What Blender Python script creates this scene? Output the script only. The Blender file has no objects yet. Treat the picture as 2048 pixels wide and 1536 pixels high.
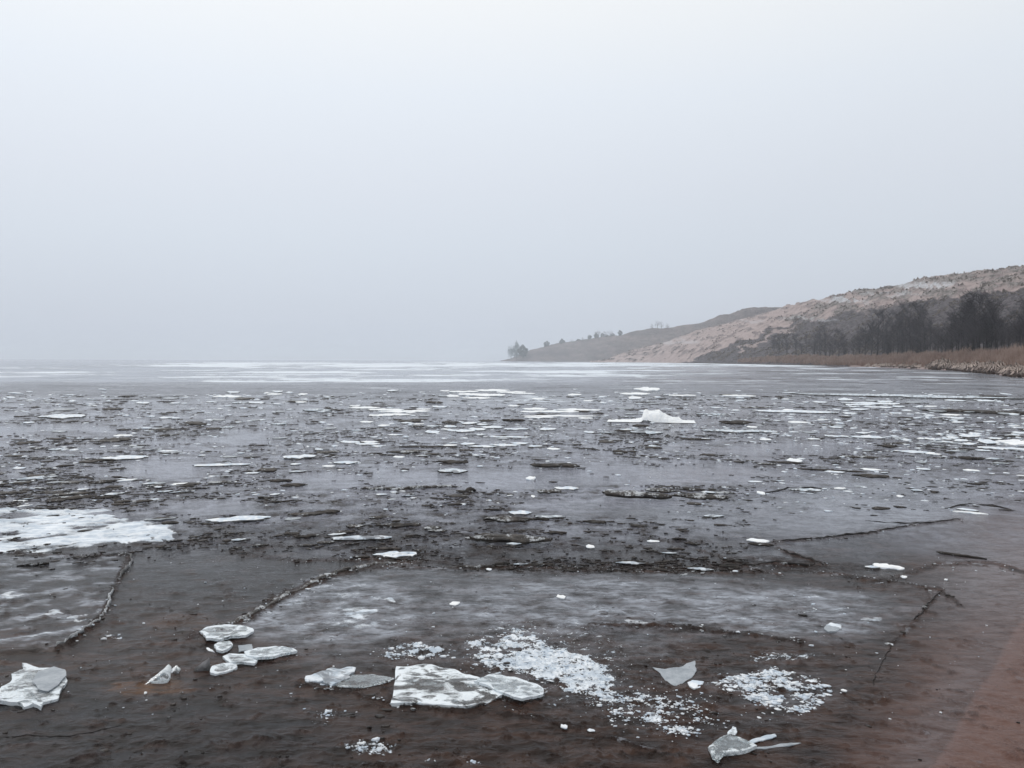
import bpy, bmesh, math, random
import numpy as np
from mathutils import Vector, Matrix
from mathutils.geometry import tessellate_polygon

random.seed(7)
rng = np.random.default_rng(11)
C = bpy.context.scene.collection
scene = bpy.context.scene
R = math.radians

# ------------------------------------------------------------------ camera
CAM_H = 1.65
FOC = 1607.0                     # focal length for a 2048 px wide frame
PITCH = math.atan((768 - 721) / FOC)
ROLL = R(0.16)
cam_data = bpy.data.cameras.new('camera')
cam = bpy.data.objects.new('camera', cam_data)
C.objects.link(cam)
cam_data.sensor_width = 36.0
cam_data.lens = 36.0 * FOC / 2048.0
cam_data.clip_start = 0.05
cam_data.clip_end = 30000
cam.location = (0, 0, CAM_H)
CM = Matrix.Rotation(math.pi / 2 - PITCH, 3, 'X') @ Matrix.Rotation(ROLL, 3, 'Z')
cam.rotation_euler = CM.to_euler()
scene.camera = cam
CN = np.array(CM)
scene.render.resolution_x, scene.render.resolution_y = 1024, 768

# ------------------------------------------------------------------ world: an even winter overcast
SUN_EL, SUN_AZ = R(56), R(-38)   # azimuth from +Y, negative = to the left
world = bpy.data.worlds.new('World')
scene.world = world
world.use_nodes = True
wt = world.node_tree
for n in list(wt.nodes):
    wt.nodes.remove(n)
W = wt.nodes.new
out = W('ShaderNodeOutputWorld')
sky = W('ShaderNodeTexSky'); sky.sky_type = 'NISHITA'; sky.sun_disc = False
sky.sun_elevation = SUN_EL; sky.sun_rotation = SUN_AZ; sky.air_density = 1.0; sky.dust_density = 4.0
bg1 = W('ShaderNodeBackground'); bg1.inputs['Strength'].default_value = 0.07
wt.links.new(sky.outputs[0], bg1.inputs['Color'])
tc = W('ShaderNodeTexCoord')
sep = W('ShaderNodeSeparateXYZ'); wt.links.new(tc.outputs['Generated'], sep.inputs[0])
ramp = W('ShaderNodeValToRGB')
wt.links.new(sep.outputs['Z'], ramp.inputs[0])
SKY = [(0.0, (.595, .65, .76)), (0.06, (.645, .70, .795)), (0.14, (.71, .77, .855)), (0.21, (.76, .81, .89)), (0.31, (.83, .885, .955)),
       (0.42, (.935, .96, .975)), (0.7, (.93, .95, .965)), (1.0, (.95, .96, .97))]
el = ramp.color_ramp.elements
while len(el) > 1:
    el.remove(el[0])
el[0].position = SKY[0][0]; el[0].color = (*SKY[0][1], 1)
for p, c in SKY[1:]:
    e = el.new(p); e.color = (*c, 1)
sd = Vector((math.sin(SUN_AZ) * math.cos(SUN_EL), math.cos(SUN_AZ) * math.cos(SUN_EL), math.sin(SUN_EL)))
dot = W('ShaderNodeVectorMath'); dot.operation = 'DOT_PRODUCT'
wt.links.new(tc.outputs['Generated'], dot.inputs[0]); dot.inputs[1].default_value = sd
mr = W('ShaderNodeMapRange'); mr.inputs[1].default_value = 0.45; mr.inputs[2].default_value = 1.0
mr.inputs[3].default_value = 0.96; mr.inputs[4].default_value = 1.08
wt.links.new(dot.outputs['Value'], mr.inputs[0])
mixc = W('ShaderNodeVectorMath'); mixc.operation = 'SCALE'
wt.links.new(ramp.outputs[0], mixc.inputs[0]); wt.links.new(mr.outputs[0], mixc.inputs['Scale'])
bg2 = W('ShaderNodeBackground'); bg2.inputs['Strength'].default_value = 1.0
wt.links.new(mixc.outputs[0], bg2.inputs['Color'])
mx = W('ShaderNodeMixShader'); mx.inputs[0].default_value = 0.94
wt.links.new(bg1.outputs[0], mx.inputs[1]); wt.links.new(bg2.outputs[0], mx.inputs[2])
wt.links.new(mx.outputs[0], out.inputs['Surface'])

sun_d = bpy.data.lights.new('sun', 'SUN'); sun_d.energy = 0.8; sun_d.angle = R(60); sun_d.color = (1.0, .965, .92)
sun = bpy.data.objects.new('sun', sun_d); C.objects.link(sun)
sun.rotation_euler = (-sd).to_track_quat('-Z', 'Y').to_euler()

scene.view_settings.view_transform = 'Standard'
scene.view_settings.look = 'None'
scene.view_settings.exposure = 0
scene.view_settings.gamma = 1
scene.view_settings.use_curve_mapping = False
scene.cycles.volume_bounces = 2
scene.cycles.max_bounces = 8
scene.cycles.transmission_bounces = 6


# ------------------------------------------------------------------ helpers: plan <-> photo measuring
def G(px, py, z=0.0):
    """ground point at height z seen at photo position px, py"""
    d = CM @ Vector(((px - 1024) / FOC, -(py - 768) / FOC, -1))
    t = (z - CAM_H) / d.z
    return Vector((d.x * t, d.y * t, z))


def GN(px, py):
    px = np.asarray(px, float); py = np.asarray(py, float)
    v = np.stack([(px - 1024) / FOC, -(py - 768) / FOC, -np.ones_like(px)], -1) @ CN.T
    t = -CAM_H / np.minimum(v[..., 2], -1e-5)
    return v[..., 0] * t, v[..., 1] * t


def PX(x, y, z):
    """photo position of plan points"""
    v = np.stack([x, y, np.asarray(z) - CAM_H + 0 * x], -1) @ CN
    w = np.where(-v[..., 2] > 1e-3, -v[..., 2], 1e9)
    ok = -v[..., 2] > 1e-3
    return np.where(ok, 1024 + FOC * v[..., 0] / w, -9e3), np.where(ok, 768 - FOC * v[..., 1] / w, 9e3)


def HZ(px):
    """row of the horizon at photo column px"""
    return 768 + (math.tan(-PITCH) * FOC * 1.0 - (px - 1024) * math.sin(ROLL)) / math.cos(ROLL)


def tag(o, label=None, cat=None, group=None, kind=None):
    if label: o['label'] = label
    if cat: o['category'] = cat
    if group: o['group'] = group
    if kind: o['kind'] = kind
    return o


def ss(a, b, x):
    t = np.clip((np.asarray(x, float) - a) / (b - a), 0, 1)
    return t * t * (3 - 2 * t)


def _hash(ix, iy, seed):
    h = (ix.astype(np.int64) * 374761393 + iy.astype(np.int64) * 668265263 + seed * 974711) & 0xffffffff
    h = ((h ^ (h >> 13)) * 1274126177) & 0xffffffff
    h = h ^ (h >> 16)
    return (h & 0xffff) / 65536.0 * 2 * math.pi


def pn(x, y, seed=0):
    ix = np.floor(x); iy = np.floor(y)
    fx = x - ix; fy = y - iy
    u = fx * fx * fx * (fx * (fx * 6 - 15) + 10); v = fy * fy * fy * (fy * (fy * 6 - 15) + 10)
    def g(dx, dy):
        a = _hash(ix + dx, iy + dy, seed)
        return np.cos(a) * (fx - dx) + np.sin(a) * (fy - dy)
    a = g(0, 0) * (1 - u) + g(1, 0) * u
    b = g(0, 1) * (1 - u) + g(1, 1) * u
    return (a * (1 - v) + b * v) * 1.5


def fbm(x, y, seed=0, oct=4, gain=.5):
    s = 0; a = 1; t = 0
    for i in range(oct):
        s = s + a * pn(x * 2.03 ** i + 17.3 * i, y * 2.03 ** i - 9.1 * i, seed + i); t += a; a *= gain
    return s / t * 1.4


def poly_mask(px, py, poly, soft, ysc=2.0):
    """soft mask of a plan region: 1 inside, falling off over soft"""
    P = np.array(poly, float)
    x0, x1 = P[:, 0].min() - soft * 2, P[:, 0].max() + soft * 2
    y0, y1 = P[:, 1].min() - soft * 2, P[:, 1].max() + soft * 2
    m = np.zeros(px.shape)
    sel = (px > x0) & (px < x1) & (py > y0) & (py < y1)
    if not sel.any():
        return m
    x = px[sel]; y = py[sel] * ysc
    Q = P * [1, ysc]
    inside = np.zeros(x.shape, bool); dist = np.full(x.shape, 1e9)
    for i in range(len(Q)):
        (ax, ay), (bx, by) = Q[i], Q[(i + 1) % len(Q)]
        cr = ((ay > y) != (by > y)) & (x < (bx - ax) * (y - ay) / ((by - ay) if by != ay else 1e-9) + ax)
        inside ^= cr
        dx, dy = bx - ax, by - ay
        t = np.clip(((x - ax) * dx + (y - ay) * dy) / (dx * dx + dy * dy + 1e-9), 0, 1)
        dist = np.minimum(dist, np.hypot(x - ax - t * dx, y - ay - t * dy))
    sdist = np.where(inside, dist, -dist)
    m[sel] = ss(-soft / 2, soft / 2, sdist)
    return m


def line_mask(px, py, pts, w):
    m = np.full(px.shape, 1e9)
    for (ax, ay), (bx, by) in zip(pts[:-1], pts[1:]):
        dx, dy = bx - ax, (by - ay) * 2
        t = np.clip(((px - ax) * dx + (py - ay) * 2 * dy) / (dx * dx + dy * dy), 0, 1)
        m = np.minimum(m, np.hypot(px - ax - t * dx, (py - ay) * 2 - t * dy))
    return 1 - ss(.4, 1.0, m / np.maximum(w, 1))


SEAMS = [([(380, 1275), (425, 1262), (500, 1238), (535, 1214), (560, 1198), (600, 1180), (640, 1162), (690, 1146), (745, 1133), (830, 1128)], 20),
         ([(745, 1136), (900, 1140), (1010, 1134), (1180, 1140), (1400, 1148), (1560, 1140), (1640, 1146)], 8),
         ([(1640, 1146), (1760, 1160), (1880, 1180), (1925, 1215)], 7), ([(1760, 1165), (1880, 1128), (1990, 1128), (2060, 1150)], 12),
         ([(1885, 1180), (1850, 1222), (1800, 1275), (1780, 1290)], 5), ([(1545, 1084), (1700, 1074), (1800, 1054), (1920, 1040)], 9),
         ([(1420, 1130), (1560, 1128), (1640, 1132)], 6), ([(1400, 1100), (1480, 1130), (1560, 1150)], 8), ([(1555, 1098), (1650, 1130)], 8),
         ([(1180, 1252), (1330, 1256), (1450, 1266), (1600, 1286)], 10),
         ([(-50, 1108), (100, 1112), (262, 1114)], 12), ([(262, 1114), (243, 1148), (225, 1185), (215, 1222), (180, 1258), (118, 1300)], 9),
         ([(480, 1108), (600, 1122), (760, 1118)], 10), ([(600, 1370), (700, 1385), (790, 1408), (900, 1420), (1040, 1430), (1150, 1455), (1300, 1500)], 12)]


def ell(px, py, cx, cy, rx, ry):
    q = np.sqrt(((px - cx) / rx) ** 2 + ((py - cy) / ry) ** 2)
    return 1 - ss(.6, 1.15, q)


# ------------------------------------------------------------------ the ice surface as fields over the plan
PLATE_L = [(-300, 1112), (60, 1108), (160, 1116), (262, 1113), (262, 1124), (243, 1148), (232, 1158), (225, 1185), (215, 1222), (180, 1258), (118, 1300), (-300, 1330)]
PLATE_M = [(425, 1268), (505, 1235), (560, 1197), (640, 1160), (745, 1131), (1000, 1142), (1400, 1150), (1600, 1172), (1850, 1195),
           (1790, 1262), (1740, 1290), (1600, 1290), (1450, 1275), (1330, 1290), (1300, 1320), (1180, 1330), (1050, 1330), (900, 1330), (800, 1340), (640, 1345), (560, 1330), (600, 1295)]
SNOW_L = [(-300, 1030), (0, 1020), (100, 1018), (215, 1030), (290, 1042), (345, 1062), (352, 1078), (260, 1090), (140, 1104), (0, 1108), (-300, 1112)]
CR1 = [(905, 1315), (935, 1285), (1000, 1262), (1070, 1252), (1100, 1280), (1145, 1300), (1230, 1340), (1240, 1375), (1270, 1410), (1230, 1412), (1130, 1380), (1050, 1350), (960, 1335)]
CR2 = [(1420, 1368), (1470, 1350), (1540, 1325), (1620, 1350), (1660, 1370), (1650, 1400), (1600, 1440), (1520, 1430), (1500, 1400)]
CR3 = [(1190, 1400), (1300, 1375), (1420, 1395), (1450, 1450), (1330, 1482), (1220, 1450)]


def fields(X, Y):
    X = np.asarray(X, float); Y = np.asarray(Y, float)
    r = np.hypot(X, Y) + 1e-6
    lr = np.log(r); az = np.arctan2(X, Y)
    px, py = PX(X, Y, 0.0)
    v = np.clip(py - 721, 0.05, 5000)
    w1 = fbm(lr * 9, az * 9, 3, 4); w2 = fbm(lr * 9 + 50, az * 9, 5, 4)
    wf1 = fbm(lr * 40, az * 40, 7, 3); wf2 = fbm(lr * 40 + 80, az * 40, 8, 3)
    amp = np.clip(v / 6, 1.5, 40)
    qx = px + w1 * amp * 1.2 + wf1 * amp * .35
    qy = py + w2 * amp * .30 + wf2 * amp * .12
    n3 = fbm(lr * 30, az * 22, 21, 5, .6)          # medium patches
    n4 = fbm(lr * 80, az * 70, 22, 4, .6)
    n5 = fbm(X * 22, Y * 22, 24, 3, .6)            # crumbs, centimetres
    n6 = fbm(X * 9, Y * 9, 26, 4, .55)
    streak = fbm(lr * 60, az * 14, 27, 4, .6)

    frost = np.zeros(r.shape); tone = np.zeros(r.shape); slush = np.zeros(r.shape)
    # --- far ice
    fw = ss(1, 4, v) * (1 - ss(40, 46, v + w1 * 3))
    zone = ss(300, 520, px + w1 * 60) * (1 - ss(1180, 1400, px + w2 * 80))
    far_n = fbm(lr * 7, az * 5, 31, 5, .62)
    fst = fbm(lr * 34, az * 7, 131, 5, .62)
    frost += fw * zone * ss(-.35, .55, far_n + .12) * (.22 + .85 * ss(-.25, .35, fst))
    frost += fw * (1 - zone) * ss(-.1, .5, far_n * .6 + fst * .7) * .6
    band = ss(4, 6.5, v + w2 * 1.5) * (1 - ss(11.5, 13.5, v + w1 * 2)) * ss(150, 420, px) * (1 - ss(1640, 1700, px))
    frost += band * (.35 + .7 * ss(-.4, .3, fbm(lr * 5, az * 9, 33, 3))) * (.45 + .6 * ss(-.3, .2, fbm(lr * 45, az * 16, 34, 3)))
    frost += ss(20, 22, v + w1 * 2) * (1 - ss(24.5, 26, v + w2)) * ss(0, .35, fbm(lr * 3, az * 6, 37, 4)) * .7 * (px < 1600)
    frost += ss(36, 38, v + w1) * (1 - ss(43, 44.5, v)) * ss(380, 430, px) * (1 - ss(760, 1120, px)) * ss(-.3, .3, streak + .1) * .8
    fs = fbm(lr * 46, az * 9, 133, 4, .65)
    farz = ss(3, 8, v) * (1 - ss(70, 100, v))
    frost += farz * ss(.18, .5, fs) * .55
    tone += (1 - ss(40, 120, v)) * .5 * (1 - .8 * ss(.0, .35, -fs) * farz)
    dk_far = (1 - zone) * ss(3, 8, v) * (1 - ss(50, 60, v)) * ss(.0, .4, -fst) * .8
    # --- middle distance
    mid = ss(55, 75, v) * (1 - ss(270, 330, v))
    pool = ell(qx, qy, 960, 958, 250, 26) + ell(qx, qy, 1330, 948, 240, 24) + ell(qx, qy, 1200, 1015, 170, 16) + \
        ell(qx, qy, 1290, 1005, 100, 24) + ell(qx, qy, 620, 960, 120, 16) + ell(qx, qy, 430, 878, 140, 12) + \
        ell(qx, qy, 90, 862, 170, 13) + ell(qx, qy, 430, 1015, 130, 22) + ell(qx, qy, 500, 1150, 300, 52) + \
        ell(qx, qy, 1210, 895, 45, 22) + ell(qx, qy, 320, 935, 120, 20) + ell(qx, qy, 1560, 900, 130, 12)
    pool = np.clip(pool, 0, 1)
    slush += mid * ss(-.45, .25, n3) * (1 - .85 * pool)
    slush += ss(250, 300, v) * (1 - ss(395, 425, v + w1 * 20)) * ss(-.2, .3, n3 + .25 * ell(px, py, 700, 1070, 500, 60)) * (1 - .9 * pool) * .85 * (1 - ss(1450, 1700, px))
    slush += ss(400, 480, v) * ss(.12, .5, n3 * .7 + n4 * .5) * .5
    slush += ss(40, 52, v) * (1 - ss(60, 85, v)) * .6
    frost += mid * (1 - pool) * ss(.32, .62, n3 * .6 + n4 * .7) * .6 * ss(60, 90, v) * (1 - .6 * ss(180, 260, v))
    # smooth pale refrozen sheets
    pale = ell(qx, qy, 1580, 1030, 330, 46) * .8 + ell(qx, qy, 1800, 1000, 230, 50) * .75 + ell(qx, qy, 1100, 800, 170, 12) * 1.2 + \
        ell(qx, qy, 920, 828, 60, 8) * .9 + ell(qx, qy, 1700, 960, 320, 26) * .4 + ell(qx, qy, 1480, 1105, 160, 14) * .4
    pale *= (.75 + .5 * n3)
    tone += np.clip(pale, 0, 1) * .8
    frost += ell(qx, qy, 1060, 799, 120, 9) * ss(-.3, .4, streak) * .6
    # --- snow field at left
    sn = poly_mask(qx, qy, SNOW_L, 16, 2.2)
    snn = fbm(lr * 26, az * 9, 41, 5, .6)
    frost += sn * (.28 * ss(-.6, -.1, snn) + .70 * ss(-.26, .36, snn + .10 + .14 * ell(px, py, 200, 1068, 190, 22) + .1 * ell(px, py, 140, 1040, 140, 10)))
    edge = poly_mask(qx, qy, [(250, 1045), (300, 1050), (352, 1068), (352, 1078), (262, 1090), (240, 1070)], 6, 2.2)
    frost = np.maximum(frost, edge * ss(-.5, -.2, n5 + n4 * .5))
    # --- plates
    pl = poly_mask(px, py, PLATE_L, 5, 2.0)
    mott = fbm(lr * 42, az * 24, 43, 4, .55)
    tone = np.maximum(tone, pl * (.05 + .75 * ss(-.05, .45, mott)))
    frost += pl * ss(.30, .8, mott) * .62
    frost += np.clip(ell(px + wf1 * 16, py + wf2 * 6, 115, 1234, 25, 9) + ell(px + wf1 * 16, py + wf2 * 6, 155, 1240, 21, 8), 0, 1) * ss(-.5, .2, n6 + n4) * .62
    pm = np.maximum(poly_mask(qx, py, PLATE_M, 22, 2.0) * (1 - ss(1250, 1330, py + w2 * 20) * .6), 0) * (1 - .7 * ss(1650, 1800, px + w1 * 60))
    mm = fbm(lr * 34, az * 22, 45, 5, .6)
    bright = ell(px, py, 660, 1225, 190, 75) + .8 * ell(px, py, 1600, 1225, 260, 50) + .35 + .5 * ell(px, py, 1180, 1215, 330, 60)
    tone = np.maximum(tone, pm * np.clip(bright * 1.15, 0, 1) * (.60 + .9 * mm))
    frost += pm * ss(.22, .6, mm + .2 * ell(px, py, 680, 1225, 140, 55)) * np.clip(bright, 0, 1) * .42
    for (cx, cy, rx, ry, a) in [(1665, 1257, 19, 6, 1), (1272, 1246, 28, 6, .5), (1375, 1257, 26, 3.5, .7), (1512, 1272, 20, 4, .55), (783, 1203, 11, 4, .7),
                                (720, 1228, 38, 14, .45), (700, 1252, 44, 8, .4), (1600, 1225, 50, 6, .3), (1740, 1240, 24, 4, .5), (1062, 1135, 22, 4, .5)]:
        frost += ell(px + wf1 * 8, py + wf2 * 3, cx, cy, rx, ry) * a
    # --- crumbly frost near
    c1 = poly_mask(qx, qy, CR1, 40, 1.6); c2 = poly_mask(qx, qy, CR2, 46, 1.6); c3 = poly_mask(qx, qy, CR3, 60, 1.6)
    cr = fbm(X * 26, Y * 17, 61, 4, .7)
    lace = fbm(X * 7, Y * 11, 63, 4, .6)
    crumb = np.maximum.reduce([c1 * (.60 + .6 * lace + .2 * ell(px, py, 1100, 1340, 130, 40)), c2 * (.50 + .7 * lace), c3 * (.30 + .6 * lace)])
    crumb = np.maximum(crumb, .55 * ell(qx, qy, 820, 1303, 75, 18) * (1 + n6))
    crumb = np.maximum(crumb, .5 * np.clip(ell(qx, qy, 735, 1495, 55, 16) + ell(qx, qy, 1350, 1466, 60, 14) + .7 * ell(qx, qy, 660, 1435, 34, 15) + ell(qx, qy, 1560, 1312, 90, 12) + .8 * ell(qx, qy, 1090, 1330, 260, 110) + .7 * ell(qx, qy, 1370, 1330, 60, 14) * 0, 0, 1))
    crumb = np.clip(crumb, 0, 1)
    cm = crumb * ss(.05, .3, cr + crumb * .4 - .1)
    frost += ell(qx, qy, 1150, 1415, 70, 14) * ss(-.1, .5, n6) * .35 + ell(qx, qy, 700, 1362, 80, 20) * .2
    veil = np.clip(np.maximum(poly_mask(qx, qy, CR1, 150, 1.6), .8 * poly_mask(qx, qy, CR2, 130, 1.6)), 0, 1)
    tone = np.maximum(tone, veil * .38 * ss(-.4, .4, n6 + lace * .5))
    # --- shallow water over sand and the sandy shore ice
    mud = ss(360, 640, v + w1 * 50 + (px - 300) * .04) * .75
    mud = np.maximum(mud, ss(-.05, .5, (px - 1930) / 500 + (v - 260) / 700 + w1 * .09 + n3 * .05) * 1.0)
    mud = np.maximum(mud, ell(qx, qy, 360, 1248, 90, 18) * .8)
    mud = np.maximum(mud, ell(qx, qy, 300, 1372, 70, 14) * 1.0)
    mud = np.maximum(mud, ell(qx, qy, 1760, 852, 130, 7) * .9)
    mud *= 1 - .75 * ell(px, py, 150, 1480, 620, 130)
    mud *= 1 - .8 * pool
    mud += .5 * ss(.1, .5, n3) * ss(180, 300, v) * (1 - ss(700, 900, v))
    sand = ss(0, 26, (px - (2052 - (py - 1200) * .62)) + w1 * 10) * ss(1050, 1200, py)
    sand = np.maximum(sand, .55 * ss(-40, 320, px - 1760 + (py - 1150) * .10 + w1 * 40) * ss(900, 1060, py))
    rb = px - np.interp(py, [1100, 1180, 1380, 1536], [1960, 1890, 1745, 1640])
    sand = np.maximum(sand, .50 * ss(-30, 120, rb + w1 * 40 + wf1 * 10) * ss(1080, 1200, py))
    wline = np.exp(-(((px - (2030 - (py - 1200) * .62)) / 60) ** 2)) * ss(1100, 1260, py)  # wet sheen along the waterline, painted as a paler band
    tone = np.maximum(tone, .13 * wline)
    tone = np.maximum(tone, .28 * ss(1800, 1990, px + (py - 1150) * .2) * ss(1050, 1120, py) * (1 - ss(1150, 1330, py)))
    dark = ell(qx, qy, 1990, 826, 190, 6) + ell(qx, qy, 1260, 868, 50, 12) * .8 + ell(qx, qy, 1200, 1140, 330, 12) * .35 + ell(qx, qy, 1640, 1130, 210, 9) * .6 + \
        ell(qx, qy, 380, 868, 70, 8) * .7 + ell(qx, qy, 120, 868, 90, 6) * .8 + ell(qx, qy, 1300, 1258, 190, 12) * .5
    dark = np.clip(dark, 0, 1)
    tone *= 1 - dark
    seam = np.zeros(r.shape)
    for pts_, w_ in SEAMS:
        seam = np.maximum(seam, line_mask(px + wf1 * 7, py + wf2 * 3, pts_, w_ * (1 + .8 * n4)))
    frost = np.clip(frost * (1 - .8 * dark), 0, 1)
    z = 0.004 * n6 + .012 * frost * ss(3, 60, v) * (1 - .7 * ss(330, 420, v)) + slush * (.016 * n4 + .02 * np.abs(n3)) + pl * (.016 + .004 * mott) + pm * (.009 + .004 * mm)
    z = z + .012 * cm + ss(250, 500, v) * .006 * fbm(lr * 40, az * 25, 71, 3)
    z = z + .02 * dark * n4 + ss(180, 300, v) * .011 * (1 - .85 * sand) * fbm(X * 5 + Y * .9, Y * 8 - X * 1.6, 77, 4, .6) * ss(-.3, .5, fbm(X * 1.1, Y * 1.4, 78, 3)) * (1 - .8 * pool)
    crust = np.clip(slush + dark * .9 + seam * .9, 0, 1)
    z = z + seam * (.004 + .010 * np.abs(n5))
    mud = np.maximum(mud, seam)
    tone = tone * (1 - seam); frost = frost * (1 - .85 * seam)
    tex = ss(-.5, .5, n4 * .8 + streak * .7)
    rust = np.clip(ell(qx, qy, 285, 1374, 75, 13) * (.7 + n6) + .8 * ell(qx, qy, 330, 1388, 45, 8) + .25 * ell(qx, qy, 780, 1122, 70, 8) + .22 * ell(qx, qy, 380, 1248, 90, 14), 0, 1)
    milk = (1 - ss(230, 430, v + w1 * 40)) * (1 - .65 * dark) * (.95 + .3 * w2) * np.where(v > 50, .58 + .58 * tex, 1)  # paler with distance: reflected sky put into the ice colour
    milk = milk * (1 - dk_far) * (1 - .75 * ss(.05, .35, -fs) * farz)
    milk = np.maximum(milk, .8 * pool * (1 - ss(200, 380, v)))  # smooth pools paled too, for the sky they mirror
    lump = ss(14, 26, v) * (1 - ss(62, 80, v + w1 * 6)) * np.maximum(ss(1120, 1350, px + w1 * 60), ss(40, 46, v)) * (1 - .7 * np.clip(ell(px, py, 1060, 799, 200, 14), 0, 1))
    return dict(px=px, py=py, frost=np.clip(frost, 0, 1), tone=np.clip(tone, 0, 1), slush=crust, mud=np.clip(mud, 0, 1),
                sand=np.clip(sand, 0, 1), z=z, pool=pool, mid=mid, crumb=crumb, milk=np.clip(milk, 0, 1), lump=np.clip(lump, 0, 1), rust=rust)


def surf_z(x, y):
    return float(fields(np.array([x]), np.array([y]))['z'][0])


# ------------------------------------------------------------------ materials
def new_mat(name):
    m = bpy.data.materials.new(name); m.use_nodes = True
    nt = m.node_tree
    b = nt.nodes['Principled BSDF']
    return m, nt, b


def N(nt, t, **kw):
    n = nt.nodes.new(t)
    for k, v in kw.items():
        setattr(n, k, v)
    return n


def noise(nt, scale, detail=4, rough=.55, vec=None, dist=0):
    n = N(nt, 'ShaderNodeTexNoise')
    n.inputs['Scale'].default_value = scale; n.inputs['Detail'].default_value = detail
    n.inputs['Roughness'].default_value = rough; n.inputs['Distortion'].default_value = dist
    if vec: nt.links.new(vec, n.inputs['Vector'])
    return n.outputs['Fac']


def rng_(nt, src, a, b, c=0., d=1.):
    n = N(nt, 'ShaderNodeMapRange'); n.interpolation_type = 'SMOOTHSTEP'
    nt.links.new(src, n.inputs[0])
    for i, v in enumerate((a, b, c, d)):
        n.inputs[i + 1].default_value = v
    return n.outputs[0]


def mth(nt, op, a, b=None):
    n = N(nt, 'ShaderNodeMath', operation=op)
    for i, s in enumerate((a, b)):
        if s is None: continue
        if isinstance(s, (int, float)): n.inputs[i].default_value = s
        else: nt.links.new(s, n.inputs[i])
    return n.outputs[0]


def mixcol(nt, f, a, b):
    n = N(nt, 'ShaderNodeMix', data_type='RGBA')
    if isinstance(f, (int, float)): n.inputs[0].default_value = f
    else: nt.links.new(f, n.inputs[0])
    for i, s in ((6, a), (7, b)):
        if isinstance(s, tuple): n.inputs[i].default_value = (*s, 1)
        else: nt.links.new(s, n.inputs[i])
    return n.outputs[2]


def bump(nt, h, strength, dist, b, prev=None):
    n = N(nt, 'ShaderNodeBump'); n.inputs['Strength'].default_value = strength; n.inputs['Distance'].default_value = dist
    nt.links.new(h, n.inputs['Height'])
    if prev: nt.links.new(prev, n.inputs['Normal'])
    if b: nt.links.new(n.outputs[0], b.inputs['Normal'])
    return n.outputs[0]


def objpos(nt):
    return N(nt, 'ShaderNodeNewGeometry').outputs['Position']


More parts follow.
